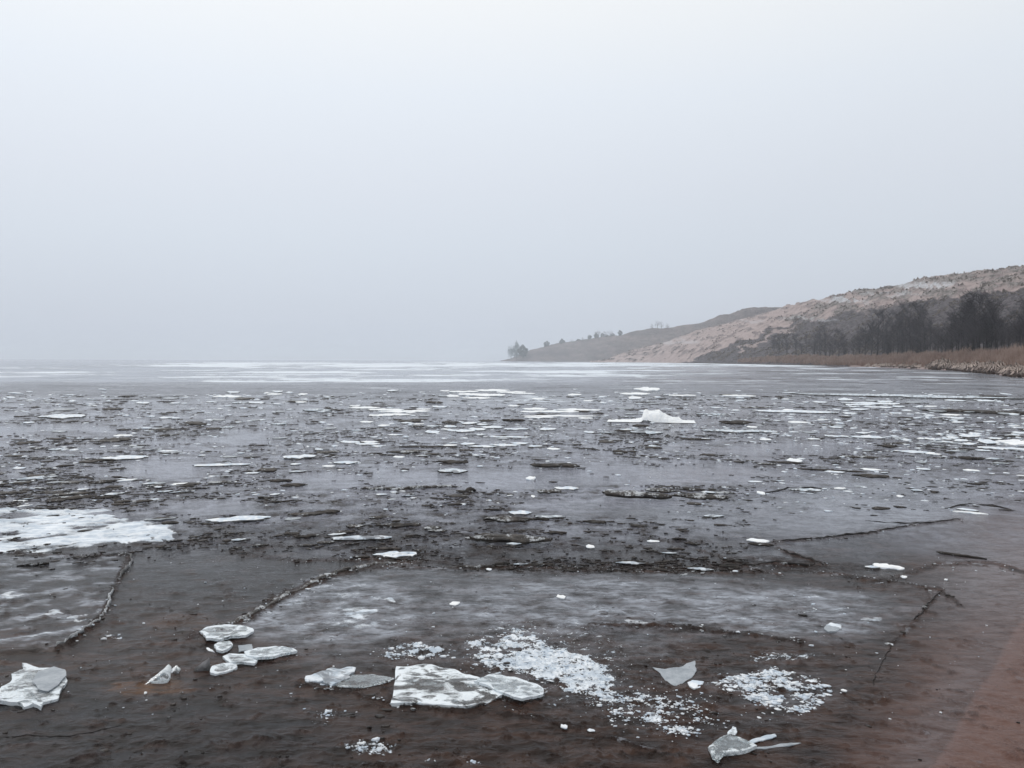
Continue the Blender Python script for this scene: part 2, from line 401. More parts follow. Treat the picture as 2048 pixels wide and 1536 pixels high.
def ice_sheet_mat():
    m, nt, b = new_mat('lake_ice')
    pos = objpos(nt)
    a1 = N(nt, 'ShaderNodeAttribute', attribute_name='cover'); s1 = N(nt, 'ShaderNodeSeparateColor')
    nt.links.new(a1.outputs['Color'], s1.inputs[0])
    a2 = N(nt, 'ShaderNodeAttribute', attribute_name='bed'); s2 = N(nt, 'ShaderNodeSeparateColor')
    nt.links.new(a2.outputs['Color'], s2.inputs[0])
    a3 = N(nt, 'ShaderNodeAttribute', attribute_name='skin'); s3 = N(nt, 'ShaderNodeSeparateColor')
    nt.links.new(a3.outputs['Color'], s3.inputs[0])
    frost, tone, slush = s1.outputs[0], s1.outputs[1], s1.outputs[2]
    mud, sand, crumb = s2.outputs[0], s2.outputs[1], s2.outputs[2]
    milk, lump, rust = s3.outputs[0], s3.outputs[1], s3.outputs[2]
    mp = N(nt, 'ShaderNodeMapping'); nt.links.new(pos, mp.inputs[0])
    mp.inputs['Rotation'].default_value = (0, 0, -.22); mp.inputs['Scale'].default_value = (.45, 1.25, 1)
    wv = mp.outputs[0]
    fine = noise(nt, 55, 5, .65, pos); med = noise(nt, 9, 5, .6, pos)
    rip = noise(nt, 9, 5, .62, wv, .5); rip2 = noise(nt, 30, 4, .6, wv, .3)
    grain = noise(nt, 260, 3, .6, pos)
    rm = rng_(nt, rip, .38, .64)
    base = mixcol(nt, rm, (.0032, .0030, .0036), (.019, .017, .019))
    mudc = mixcol(nt, rm, (.015, .0078, .0055), (.052, .028, .020))
    base = mixcol(nt, mud, base, mudc)
    sandc = mixcol(nt, rng_(nt, mth(nt, 'ADD', mth(nt, 'MULTIPLY', fine, .5), mth(nt, 'MULTIPLY', rip, .5)), .4, .6), (.105, .056, .045), (.135, .078, .064))
    base = mixcol(nt, sand, base, sandc)
    base = mixcol(nt, mth(nt, 'MULTIPLY', milk, rng_(nt, med, .25, .6, .6, 1.0)), base, (.235, .245, .30))  # grey-blue diffuse painted in to lift the weak sky reflection
    st = N(nt, 'ShaderNodeMapping'); nt.links.new(pos, st.inputs[0]); st.inputs['Scale'].default_value = (2.6, 5.0, 1)
    dn = mth(nt, 'ADD', mth(nt, 'MULTIPLY', noise(nt, 1.0, 6, .72, st.outputs[0], .4), .6), mth(nt, 'MULTIPLY', med, .4))
    dirt = mth(nt, 'MULTIPLY', rng_(nt, dn, .475, .55), slush)
    base = mixcol(nt, mth(nt, 'MULTIPLY', dirt, .92), base, (.028, .020, .018))
    base = mixcol(nt, mth(nt, 'MULTIPLY', mth(nt, 'MULTIPLY', rng_(nt, dn, .43, .40), slush), .5), base, (.34, .36, .40))
    lm = noise(nt, 2.6, 4, .7, pos)
    base = mixcol(nt, mth(nt, 'MULTIPLY', rng_(nt, lm, .50, .57), lump), base, (.03, .032, .04))
    base = mixcol(nt, mth(nt, 'MULTIPLY', rust, rng_(nt, rip2, .35, .6, .3, 1.0)), base, (.085, .040, .018))
    tn = mth(nt, 'MULTIPLY', tone, rng_(nt, mth(nt, 'ADD', mth(nt, 'MULTIPLY', rip2, .5), mth(nt, 'MULTIPLY', rip, .5)), .40, .58, .25, 1.0))
    base = mixcol(nt, tn, base, (.32, .345, .395))
    fr = mth(nt, 'ADD', frost, mth(nt, 'MULTIPLY', mth(nt, 'SUBTRACT', mth(nt, 'ADD', mth(nt, 'MULTIPLY', fine, .45), mth(nt, 'MULTIPLY', rip2, .55)), .5), 1.3))
    fr = mth(nt, 'MULTIPLY', rng_(nt, fr, .24, .80), rng_(nt, frost, .02, .12))
    cp = N(nt, 'ShaderNodeMapping'); nt.links.new(pos, cp.inputs[0]); cp.inputs['Scale'].default_value = (.62, .9, 1)
    cn = mth(nt, 'ADD', mth(nt, 'MULTIPLY', noise(nt, 34, 5, .68, cp.outputs[0]), .75), mth(nt, 'MULTIPLY', noise(nt, 120, 3, .6, cp.outputs[0]), .25))
    cm = mth(nt, 'ADD', cn, mth(nt, 'MULTIPLY', mth(nt, 'SUBTRACT', crumb, .5), .52))
    cm = mth(nt, 'MULTIPLY', rng_(nt, cm, .515, .56), rng_(nt, crumb, .05, .2))
    fr = mth(nt, 'MAXIMUM', fr, cm)
    base = mixcol(nt, fr, base, mixcol(nt, rng_(nt, mth(nt, 'ADD', mth(nt, 'MULTIPLY', med, .5), mth(nt, 'MULTIPLY', rip, .5)), .38, .6), (.50, .57, .65), (.82, .86, .90)))
    nt.links.new(base, b.inputs['Base Color'])
    rgh = mth(nt, 'ADD', mth(nt, 'ADD', .07, mth(nt, 'MULTIPLY', slush, .13)), mth(nt, 'MULTIPLY', tone, .16))
    rgh = mth(nt, 'ADD', rgh, mth(nt, 'ADD', mth(nt, 'MULTIPLY', fr, .4), mth(nt, 'MULTIPLY', sand, .12)))
    nt.links.new(rgh, b.inputs['Roughness'])
    nt.links.new(mth(nt, 'ADD', 1.168, mth(nt, 'MULTIPLY', mth(nt, 'MAXIMUM', milk, mth(nt, 'MULTIPLY', tone, .6)), .145)), b.inputs['IOR'])
    h = mth(nt, 'MULTIPLY', mth(nt, 'SUBTRACT', noise(nt, 17, 6, .62, pos, .4), .5), mth(nt, 'ADD', mth(nt, 'MULTIPLY', slush, 1.0), .10))
    h = mth(nt, 'ADD', h, mth(nt, 'MULTIPLY', fr, .10))
    h = mth(nt, 'ADD', h, mth(nt, 'MULTIPLY', rip, mth(nt, 'SUBTRACT', .16, mth(nt, 'MULTIPLY', sand, .12))))
    h = mth(nt, 'ADD', h, mth(nt, 'MULTIPLY', rip2, .12))
    n0 = bump(nt, mth(nt, 'MULTIPLY', lm, lump), 1.0, .2, None)
    n1 = bump(nt, h, .9, .05, None, n0)
    bump(nt, mth(nt, 'ADD', grain, mth(nt, 'MULTIPLY', fine, 2.0)), .12, .004, b, n1)

    return m


def snow_mat(name='snow_ice', lo=(.58, .66, .75), hi=(.86, .88, .90), rough=.5, patch=.0):
    m, nt, b = new_mat(name)
    pos = objpos(nt)
    n1 = noise(nt, 14, 5, .6, pos); n2 = noise(nt, 90, 4, .6, pos)
    c = mixcol(nt, rng_(nt, n1, .38, .62), lo, hi)
    if patch:
        c = mixcol(nt, mth(nt, 'MULTIPLY', rng_(nt, noise(nt, 7, 4, .6, pos, .8), .52, .60), patch), c, (.16, .17, .19))
    nt.links.new(c, b.inputs['Base Color'])
    b.inputs['Roughness'].default_value = rough; b.inputs['IOR'].default_value = 1.31
    bump(nt, mth(nt, 'ADD', n1, mth(nt, 'MULTIPLY', n2, .4)), .5, .02, b)
    return m


def clear_mat(name='clear_ice', frost_lo=.50, frost_hi=.60, scale=9., white=(.66, .74, .80), milky=.10):
    """bubbly clear ice: glass where clear, white where bubbles and rime sit"""
    m, nt, b = new_mat(name)
    pos = objpos(nt)
    att = N(nt, 'ShaderNodeAttribute', attribute_name='rim')
    mp = N(nt, 'ShaderNodeMapping'); nt.links.new(pos, mp.inputs[0]); mp.inputs['Rotation'].default_value = (0, 0, .5)
    mp.inputs['Scale'].default_value = (1, 1.6, 1)
    n1 = noise(nt, scale, 5, .58, mp.outputs[0], 1.2); n2 = noise(nt, 120, 4, .7, pos)
    f = mth(nt, 'ADD', n1, mth(nt, 'MULTIPLY', mth(nt, 'SUBTRACT', n2, .5), .12))
    f = mth(nt, 'ADD', f, mth(nt, 'MULTIPLY', mth(nt, 'MULTIPLY', att.outputs['Fac'], rng_(nt, n1, .35, .6, .35, 1.0)), .22))
    fr = rng_(nt, f, frost_lo, frost_hi)
    fr = mth(nt, 'ADD', mth(nt, 'MULTIPLY', fr, .96 - milky), milky)
    b.inputs['Base Color'].default_value = (.80, .88, .92, 1)
    b.inputs['Transmission Weight'].default_value = 1.0
    b.inputs['Roughness'].default_value = .12; b.inputs['IOR'].default_value = 1.31
    b2 = N(nt, 'ShaderNodeBsdfPrincipled')
    nt.links.new(mixcol(nt, rng_(nt, n2, .3, .7), white, (.84, .88, .90)), b2.inputs['Base Color'])
    b2.inputs['Roughness'].default_value = .32; b2.inputs['IOR'].default_value = 1.31
    mxs = N(nt, 'ShaderNodeMixShader')
    nt.links.new(fr, mxs.inputs[0]); nt.links.new(b.outputs[0], mxs.inputs[1]); nt.links.new(b2.outputs[0], mxs.inputs[2])
    nt.links.new(mxs.outputs[0], nt.nodes['Material Output'].inputs['Surface'])
    h = mth(nt, 'ADD', mth(nt, 'MULTIPLY', n1, 1.0), mth(nt, 'MULTIPLY', n2, .12))
    nb = bump(nt, h, .55, .02, b)
    nt.links.new(nb, b2.inputs['Normal'])
    return m


def dark_mat(name='dark_ice', lo=(.014, .012, .011), hi=(.050, .040, .034), frost=.60):
    m, nt, b = new_mat(name)
    pos = objpos(nt)
    n1 = noise(nt, 12, 5, .65, pos); n2 = noise(nt, 45, 5, .7, pos)
    c = mixcol(nt, rng_(nt, n1, .35, .65), lo, hi)
    n3 = noise(nt, 7, 4, .6, pos)
    c = mixcol(nt, rng_(nt, mth(nt, 'ADD', mth(nt, 'MULTIPLY', n2, .45), mth(nt, 'MULTIPLY', n3, .55)), frost - .03, frost + .05), c, (.48, .50, .52))
    nt.links.new(c, b.inputs['Base Color'])
    b.inputs['Roughness'].default_value = .38; b.inputs['IOR'].default_value = 1.31
    bump(nt, n2, .6, .015, b)
    return m


def noisy_mat(name, cols, scale, rough=.9, attr=None, bumpd=0.):
    m, nt, b = new_mat(name)
    pos = objpos(nt)
    c = mixcol(nt, rng_(nt, noise(nt, scale, 5, .6, pos), .35, .65), cols[0], cols[1])
    if attr:
        a = N(nt, 'ShaderNodeAttribute', attribute_name=attr)
        c = mixcol(nt, a.outputs['Fac'], c, cols[2])
    nt.links.new(c, b.inputs['Base Color'])
    b.inputs['Roughness'].default_value = rough
    b.inputs['Specular IOR Level'].default_value = .2
    return m


M_ICE = ice_sheet_mat()
M_SNOW = snow_mat()
M_SNOWB = snow_mat('bright_snow', (.82, .85, .88), (.92, .93, .93), .7)
M_PATCHY = snow_mat('patchy_ice', (.46, .53, .60), (.74, .78, .82), .42, .85)
M_GREY = snow_mat('grey_ice', (.26, .29, .32), (.38, .41, .44), .28)
M_CLEAR = clear_mat('clear_ice', .46, .61, 6.0, (.74, .80, .85), .07)
M_CLEAR2 = clear_mat('bubbly_ice', .43, .66, 11., (.66, .73, .79), .22)
M_GLASS = clear_mat('glassy_ice', .62, .74, 12., (.5, .55, .58))
M_DARK = dark_mat()
M_DARK2 = dark_mat('frosted_dark_ice', (.020, .018, .017), (.06, .05, .044), .52)
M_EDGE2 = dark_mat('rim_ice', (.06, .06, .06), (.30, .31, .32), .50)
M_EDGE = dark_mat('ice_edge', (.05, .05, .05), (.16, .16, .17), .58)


# ------------------------------------------------------------------ mesh helpers
def mesh_np(name, V, Fq, mats, attrs=None, smooth=False, mat_index=None):
    """V (n,3), Fq (m,3) or (m,4)"""
    V = np.asarray(V, np.float32); Fq = np.asarray(Fq, np.int32)
    me = bpy.data.meshes.new(name)
    k = Fq.shape[1]
    me.vertices.add(len(V)); me.vertices.foreach_set('co', V.ravel())
    me.loops.add(Fq.size); me.loops.foreach_set('vertex_index', Fq.ravel())
    me.polygons.add(len(Fq))
    me.polygons.foreach_set('loop_start', np.arange(0, Fq.size, k, dtype=np.int32))
    me.polygons.foreach_set('loop_total', np.full(len(Fq), k, np.int32))
    if smooth: me.polygons.foreach_set('use_smooth', np.ones(len(Fq), bool))
    if mat_index is not None: me.polygons.foreach_set('material_index', np.asarray(mat_index, np.int32))
    for m in (mats if isinstance(mats, (list, tuple)) else [mats]):
        me.materials.append(m)
    for an, arr in (attrs or {}).items():
        arr = np.asarray(arr, np.float32)
        if arr.ndim == 1:
            a = me.attributes.new(an, 'FLOAT', 'POINT'); a.data.foreach_set('value', arr)
        else:
            a = me.attributes.new(an, 'FLOAT_COLOR', 'POINT'); a.data.foreach_set('color', arr.ravel())
    me.update(calc_edges=True); me.validate()
    return me


def link(name, me, parent=None, loc=None):
    o = bpy.data.objects.new(name, me); C.objects.link(o)
    if parent: o.parent = parent
    if loc is not None: o.location = loc
    return o


def empty(name, loc):
    o = bpy.data.objects.new(name, None); C.objects.link(o); o.location = loc; o.empty_display_size = .2
    return o


def grid_faces(nr, nc, wrap=False):
    i = np.arange(nr - 1)[:, None] * nc
    j = np.arange(nc if wrap else nc - 1)[None, :]
    a = i + j; b = i + (j + 1) % nc
    return np.stack([a, b, b + nc, a + nc], -1).reshape(-1, 4)


# ------------------------------------------------------------------ the frozen lagoon: one sheet to the horizon
def build_ice():
    a = np.concatenate([np.linspace(-44, 44, 960), np.linspace(48, 312, 60)]) * math.pi / 180
    v = np.concatenate([[9000, 5000, 3200, 2400, 1900, 1600, 1400, 1200, 1080], np.arange(1000, 60, -1.9), np.arange(60, 4, -.8), np.geomspace(4, .3, 26)])
    r = CAM_H * FOC / v
    rr, aa = np.meshgrid(r, a, indexing='ij')
    X = rr * np.sin(aa); Y = rr * np.cos(aa)
    f = fields(X.ravel(), Y.ravel())
    V = np.stack([X.ravel(), Y.ravel(), f['z']], -1)
    nr, nc = rr.shape
    F = grid_faces(nr, nc, True)[:, ::-1]
    cc = len(V)
    V = np.vstack([V, [[0, 0, 0]]])
    z = lambda k: np.append(f[k], 0)
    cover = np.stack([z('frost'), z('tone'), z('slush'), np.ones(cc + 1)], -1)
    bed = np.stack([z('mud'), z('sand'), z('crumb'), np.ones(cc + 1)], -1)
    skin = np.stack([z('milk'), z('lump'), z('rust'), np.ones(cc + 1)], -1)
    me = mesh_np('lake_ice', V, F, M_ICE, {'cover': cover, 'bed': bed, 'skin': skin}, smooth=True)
    o = link('lake_ice', me); tag(o, 'grey half frozen lagoon with thin ice and slush reaching the horizon', kind='structure')


build_ice()


# ------------------------------------------------------------------ hills
def interp(px, tab, col):
    t = np.array(tab, float)
    return np.interp(px, t[:, 0], t[:, col])


# px, shore distance, crest distance, crest row
DUNE = [(1180, 980, 1000, 722), (1212, 930, 960, 719), (1250, 880, 960, 704), (1300, 800, 950, 690), (1360, 660, 900, 671), (1440, 500, 820, 648),
        (1500, 430, 760, 632), (1560, 380, 700, 616), (1600, 340, 640, 606), (1640, 310, 600, 597), (1700, 262, 560, 583), (1740, 245, 545, 577),
        (1780, 225, 530, 572), (1850, 180, 500, 556), (1900, 154, 480, 551), (1960, 122, 460, 545), (2048, 84, 440, 540), (2200, 62, 430, 530),
        (2500, 48, 420, 525), (3200, 40, 420, 515), (5200, 36, 420, 500)]
HEAD = [(1000, 1620, 1640, 722), (1022, 1600, 1640, 717), (1045, 1560, 1650, 707), (1060, 1500, 1620, 700), (1100, 1400, 1600, 689), (1150, 1250, 1500, 681),
        (1200, 1120, 1400, 673), (1240, 1000, 1350, 668), (1300, 950, 1250, 654), (1340, 930, 1200, 654), (1400, 920, 1180, 645), (1440, 900, 1080, 629),
        (1475, 880, 1000, 619), (1500, 860, 960, 613), (1560, 850, 940, 611), (1620, 840, 930, 614), (1700, 840, 930, 640)]


def dune_veg(px, py, X, Y):
    w = fbm(px / 45, py / 14, 81, 4); w2 = fbm(px / 14, py / 6, 82, 3)
    qx = px + w * 22; qy = py + w * 9
    veg = poly_mask(qx, qy, [(1370, 723), (1430, 700), (1480, 680), (1520, 665), (1580, 648), (1700, 628), (1760, 618), (1830, 605), (1930, 590), (2100, 575), (5200, 500),
                             (5200, 760), (1370, 760)], 9, 2)
    tuft = poly_mask(qx, qy, [(1560, 660), (1600, 625), (1680, 596), (1720, 575), (1900, 545), (2100, 530), (5200, 480), (5200, 620), (2000, 590), (1800, 610), (1700, 630), (1590, 655)], 16, 2)
    snow = (ell(qx, qy, 1850, 572, 75, 7) + ell(qx, qy, 1690, 603, 50, 4) * .9 + ell(qx, qy, 1620, 640, 60, 3) * .5 + ell(qx, qy, 1780, 590, 70, 4) * .6 +
            ell(qx, qy, 1350, 683, 55, 6) * .45 + ell(qx, qy, 1500, 640, 30, 3) * .4) * ss(-.5, .2, w2 + .15)
    path = poly_mask(qx, qy, [(1480, 706), (1560, 668), (1640, 640), (1640, 637), (1556, 663), (1470, 703)], 3, 2)
    return veg, tuft, np.clip(snow, 0, 1), path, w, w2


def dune_mat(name):
    m, nt, b = new_mat(name)
    pos = objpos(nt)
    a = N(nt, 'ShaderNodeAttribute', attribute_name='ground'); s = N(nt, 'ShaderNodeSeparateColor')
    nt.links.new(a.outputs['Color'], s.inputs[0])
    n1 = noise(nt, .12, 6, .65, pos); n2 = noise(nt, .6, 5, .7, pos)
    c = mixcol(nt, rng_(nt, n1, .35, .65), (.35, .275, .262), (.47, .385, .37))
    c = mixcol(nt, mth(nt, 'MULTIPLY', rng_(nt, n2, .54, .64), .35), c, (.15, .115, .10))
    grass = mixcol(nt, rng_(nt, n2, .36, .62), (.080, .069, .063), (.34, .305, .29))
    c = mixcol(nt, s.outputs[1], c, grass)
    heath = mixcol(nt, rng_(nt, n2, .36, .66), (.040, .035, .038), (.165, .145, .155))
    c = mixcol(nt, s.outputs[0], c, heath)
    c = mixcol(nt, mth(nt, 'MULTIPLY', s.outputs[2], rng_(nt, n2, .35, .6, .35, .9)), c, (.62, .64, .68))
    nt.links.new(c, b.inputs['Base Color']); b.inputs['Roughness'].default_value = .95
    b.inputs['Specular IOR Level'].default_value = .1
    bump(nt, mth(nt, 'ADD', n2, n1), .8, 1.6, b)
    return m


M_DUNE = dune_mat('dune_ground')


def profile(t, px):
    """height share along the slope: a low shore bench, then the dune flank"""
    bench = ss(1480, 1700, px)
    z1 = t ** .85
    z2 = .045 * ss(0, .08, t) + .955 * ss(-.12, 1.0, (t - .16) / .84) ** 1.35
    z2 = np.where(t < .16, .045 * ss(0, .08, t) + 0.0 * t + .955 * ss(-.12, 1.0, (t - .16) / .84) ** 1.35, z2)
    return z1 * (1 - bench) + z2 * bench


def terrain(name, tab, pxs, label, head=False):
    ts = np.concatenate([[-.06], np.linspace(0, 1, 190) ** 1.0, np.linspace(1.03, 2.2, 22)])
    T, PXg = np.meshgrid(ts, pxs, indexing='ij')
    d0 = interp(PXg, tab, 1); d1 = interp(PXg, tab, 2); row = interp(PXg, tab, 3)
    D = d0 + (d1 - d0) * T
    u = (PXg - 1024) / FOC
    hz = HZ(PXg)
    h1 = (hz - row) / FOC * d1 + CAM_H
    p = profile(np.clip(T, 0, 1), PXg)
    Z = h1 * p
    Z = np.where(T < 0, -1.2, Z)
    Z = np.where(T > 1, h1 * (1 - .35 * (T - 1)), Z)
    X = u * D; Y = D
    k = ss(0, .12, T)
    if head:
        Z = Z + k * (fbm(X / 60, Y / 60, 91, 4) * 2.2 + fbm(X / 9, Y / 9, 92, 4) * 1.0)
    else:
        sc = np.clip(h1 / 40, .1, 1)
        Z = Z + k * sc * (fbm(X / 70, Y / 70, 93, 4) * 3.0 * ss(0, .4, T) + fbm(X / 14, Y / 14, 94, 4, .6) * 1.5 * ss(.1, .5, T))
        gul = fbm(X / 30 + Z / 20, Y / 90, 97, 4)
        Z = Z + k * np.abs(gul) * 1.1 * (1 - ss(1500, 1650, PXg))
    px, py = PX(X.ravel(), Y.ravel(), Z.ravel())
    veg, tuft, snow, path, w, w2 = dune_veg(px, py, X.ravel(), Y.ravel())
    Tr = T.ravel()
    if head:
        veg = np.clip(.72 + w * .3, 0, 1); tuft = np.clip(.5 + w2, 0, 1); snow = snow * 0
    else:
        tuftn = fbm(X.ravel() / 9, Y.ravel() / 9, 95, 4, .6)
        Z = Z + (tuft * ss(-.1, .4, tuftn) * 1.3).reshape(Z.shape) + (veg * (np.abs(tuftn)) * .8).reshape(Z.shape)
        tuft = tuft * ss(-.15, .2, tuftn + w * .4)
        # clumps of marram on the bare sand
        bare = (1 - veg) * (1 - tuft)
        cl = ss(.27, .38, fbm(X.ravel() / 7, Y.ravel() / 16, 96, 4, .62) + .2 * ell(px, py, 1280, 703, 55, 10) + .18 * ell(px, py, 1400, 708, 60, 14) + .12 * w)
        cl = cl * bare * (Tr > .02)
        veg = np.clip(veg - path * .8, 0, 1) + cl * .55
        Z = Z + (cl * .9).reshape(Z.shape)
        lowsand = (1 - ss(.0, .07, Tr)) * (px > 1700)
        veg = veg * (1 - lowsand)
    ground = np.stack([np.clip(veg, 0, 1), np.clip(tuft, 0, 1), np.clip(snow, 0, 1), np.ones(px.shape)], -1)
    V = np.stack([X.ravel(), Y.ravel(), Z.ravel()], -1)
    F = grid_faces(*T.shape)
    me = mesh_np(name, V, F, M_DUNE, {'ground': ground}, smooth=True)
    o = link(name, me); tag(o, label, kind='structure')
    return V, px, py, Tr, ground


TV = terrain('dune_hill', DUNE, np.concatenate([np.arange(1180, 2090, 1.8), np.linspace(2095, 5200, 120)]),
        'long sand dune hill with grass tufts, snow streaks and a dark heath foot')
terrain('headland', HEAD, np.arange(1000, 1700, 1.8), 'hazy low headland of dark heath running out into the lagoon', True)


def dune_z(px, t):
    px = np.asarray(px, float); t = np.asarray(t, float)
    d0 = interp(px, DUNE, 1); d1 = interp(px, DUNE, 2); row = interp(px, DUNE, 3)
    D = d0 + (d1 - d0) * t
    hz = HZ(px)
    h1 = (hz - row) / FOC * d1 + CAM_H
    return (px - 1024) / FOC * D, D, h1 * profile(t, px)


# ------------------------------------------------------------------ vegetation
M_REED = noisy_mat('reed', ((.15, .078, .056), (.25, .145, .105), (.48, .38, .33)), .25, attr='tip')
M_TUSS = noisy_mat('frosted_grass', ((.15, .10, .075), (.26, .185, .145), (.50, .42, .38)), 1.2, attr='tip')
M_BARK = noisy_mat('alder_bark', ((.022, .019, .020), (.040, .035, .036)), 1.5)
M_TWIG = noisy_mat('alder_twigs', ((.046, .041, .047), (.080, .071, .080)), .3)
M_TWIG2 = noisy_mat('ridge_twigs', ((.09, .085, .085), (.14, .13, .13)), .3)
M_PINE = noisy_mat('pine_needles', ((.035, .045, .038), (.07, .08, .07)), .4)
M_RIME = noisy_mat('rimed_twigs', ((.16, .20, .20), (.30, .35, .35)), .4)
M_MARRAM = noisy_mat('marram', ((.085, .068, .058), (.15, .12, .10), (.34, .29, .25)), .3, attr='tip')


def blades(pts, h, w, lean, name, mat, tipw=.15):
    """one bent blade (two faces) per point"""
    n = len(pts)
    a = rng.uniform(0, 2 * math.pi, n)
    dx = np.cos(a) * w / 2; dy = np.sin(a) * w / 2
    la = rng.uniform(0, 2 * math.pi, n)
    lx = np.cos(la) * lean; ly = np.sin(la) * lean
    P = np.asarray(pts)
    o = np.zeros((n, 5, 3))
    o[:, 0] = P; o[:, 0, 0] -= dx; o[:, 0, 1] -= dy
    o[:, 1] = P; o[:, 1, 0] += dx; o[:, 1, 1] += dy
    o[:, 2] = P; o[:, 2, 0] += dx * .8 + lx * .35; o[:, 2, 1] += dy * .8 + ly * .35; o[:, 2, 2] += h * .62
    o[:, 3] = P; o[:, 3, 0] += -dx * .8 + lx * .35; o[:, 3, 1] += -dy * .8 + ly * .35; o[:, 3, 2] += h * .62
    o[:, 4] = P; o[:, 4, 0] += lx; o[:, 4, 1] += ly; o[:, 4, 2] += h
    b = (np.arange(n) * 5)[:, None]
    F = np.concatenate([b + [0, 1, 2], b + [0, 2, 3], b + [3, 2, 4]])
    tip = np.tile(np.array([0, 0, .25, .25, 1.]), n)
    return o.reshape(-1, 3), F, tip


def reeds():
    n = 52000
    px = 1475 + 855 * rng.random(n) ** .85
    d0 = interp(px, DUNE, 1)
    depth = np.interp(px, [1475, 1600, 1750, 1900, 2048, 2330], [10, 22, 26, 26, 24, 20])
    off = 2.0 + depth * rng.uniform(0, 1, n) ** .8
    D = d0 + off
    d1 = interp(px, DUNE, 2)
    t = (D - d0) / (d1 - d0)
    X, Y, Z = dune_z(px, t)
    cl = fbm(X / 6, Y / 6, 101, 3)
    hh = np.interp(px, [1475, 1560, 1700, 1900, 2048], [1.3, 1.8, 2.2, 2.4, 2.2]) * (.5 + .5 * rng.random(n) + .55 * cl)
    pts = np.stack([X, Y, Z - .3], -1)
    w = .10 * np.clip(D / 150, .6, 2)
    V, F, tip = blades(pts, hh, w, .25 + .2 * rng.random(n), 'reed', M_REED)
    me = mesh_np('reed_bed', V, F, M_REED, {'tip': np.clip(tip * .55 + np.repeat(.35 * rng.random(len(tip) // 5) + .25 * np.clip(cl, -.5, 1), 5), 0, 1)})
    tag(link('reed_bed', me), 'belt of dry reddish brown reeds standing along the far shore', 'reeds', kind='stuff')


reeds()


def marram():
    V, px, py, Tr, g = TV
    w = (.01 + .8 * g[:, 1] + .8 * g[:, 0]) * (g[:, 2] < .4) * (Tr > .03) * (Tr <= 1.02) * (px < 2110) * ss(.0, .3, fbm(V[:, 0] / 13, V[:, 1] / 13, 161, 4, .6))
    # weigh by ground area so that far slopes are not over filled
    w = w * (V[:, 1] / 500) ** 1.0
    idx = rng.choice(len(V), 11000, p=w / w.sum())
    P = V[idx] + np.stack([rng.uniform(-.8, .8, len(idx)), rng.uniform(-.8, .8, len(idx)), np.full(len(idx), -.25)], -1)
    h = rng.lognormal(-.45, .45, len(idx)).clip(.2, 1.5)
    Vb, F, tip = blades(P, h, rng.uniform(.5, 1.4, len(idx)), .35, 'm', None)
    me = mesh_np('dune_grass', Vb, F, M_MARRAM, {'tip': tip * .7})
    tag(link('dune_grass', me), 'dry brown grass tufts scattered over the dune slope', 'grass', kind='stuff')


marram()


def tussock_mesh(seed, nbl=170, r=1.0, h=.8):
    rs = np.random.default_rng(seed)
    a = rs.uniform(0, 2 * math.pi, nbl); q = np.sqrt(rs.random(nbl))
    P = np.stack([np.cos(a) * q * r * .55, np.sin(a) * q * r * .4, np.zeros(nbl) - .05], -1)
    o = np.zeros((nbl, 5, 3)); w = .05
    hh = h * (1 - .45 * q) * rs.uniform(.7, 1.15, nbl)
    lx = np.cos(a) * q * r * .6 + .25 * r; ly = np.sin(a) * q * r * .5
    o[:, 0] = P; o[:, 0, 0] -= w; o[:, 1] = P; o[:, 1, 0] += w
    m = P + np.stack([lx * .45, ly * .45, hh], -1)
    o[:, 2] = m; o[:, 2, 0] += w; o[:, 3] = m; o[:, 3, 0] -= w
    o[:, 4] = P + np.stack([lx * 1.3, ly * 1.3, hh * .5], -1)
    b = (np.arange(nbl) * 5)[:, None]
    F = np.concatenate([b + [0, 1, 2], b + [0, 2, 3], b + [3, 2, 4]])
    tip = np.tile(np.array([0, 0, .8, .8, 1.]), nbl)
    return mesh_np('tussock', o.reshape(-1, 3), F, M_TUSS, {'tip': tip})


TUSS = [tussock_mesh(s, 170, 1.0, .9) for s in (1, 2, 3, 4)]
tus = [(1740 + i * 11.2 + random.uniform(-4, 4), 0, (.75 + .012 * i) * random.uniform(.75, 1.2) * (.9 if i < 12 else 1.75)) for i in range(31)]
for i, (px, py, s) in enumerate(tus):
    d0 = float(interp(px, DUNE, 1)); d1 = float(interp(px, DUNE, 2))
    D = d0 + random.uniform(.8, 3.6)
    X, Y, Z = dune_z(px, (D - d0) / (d1 - d0))
    o = link('grass_tussock', TUSS[i % 4], None, (float(X), float(Y), float(Z) - .05))
    k = s * D / 120 * 1.35
    o.scale = (k * 1.1, k, k * .85); o.rotation_euler = (0, 0, (i * 1.7) % .8 - .4)
    tag(o, 'drooping frosted grass tussock on the sandy bank below the reeds' if px > 1870 else 'small tan grass tuft at the water edge below the brown reeds', 'grass tussock',
        'frosted tussocks along the right bank' if px > 1870 else 'small tufts along the reed edge')


# ---- bare alders
def tube(pts, rad, sides, V, F):
    base = len(V)
    for i, (p, r) in enumerate(zip(pts, rad)):
        d = (pts[min(i + 1, len(pts) - 1)] - pts[max(i - 1, 0)]).normalized()
        s = d.cross(Vector((.3, .9, .1))).normalized(); t = d.cross(s)
        for k in range(sides):
            a = 2 * math.pi * k / sides
            q = p + (s * math.cos(a) + t * math.sin(a)) * r
            V.append((q.x, q.y, q.z))
    for i in range(len(pts) - 1):
        for k in range(sides):
            a = base + i * sides + k; b = base + i * sides + (k + 1) % sides
            F.append((a, b, b + sides)); F.append((a, b + sides, a + sides))


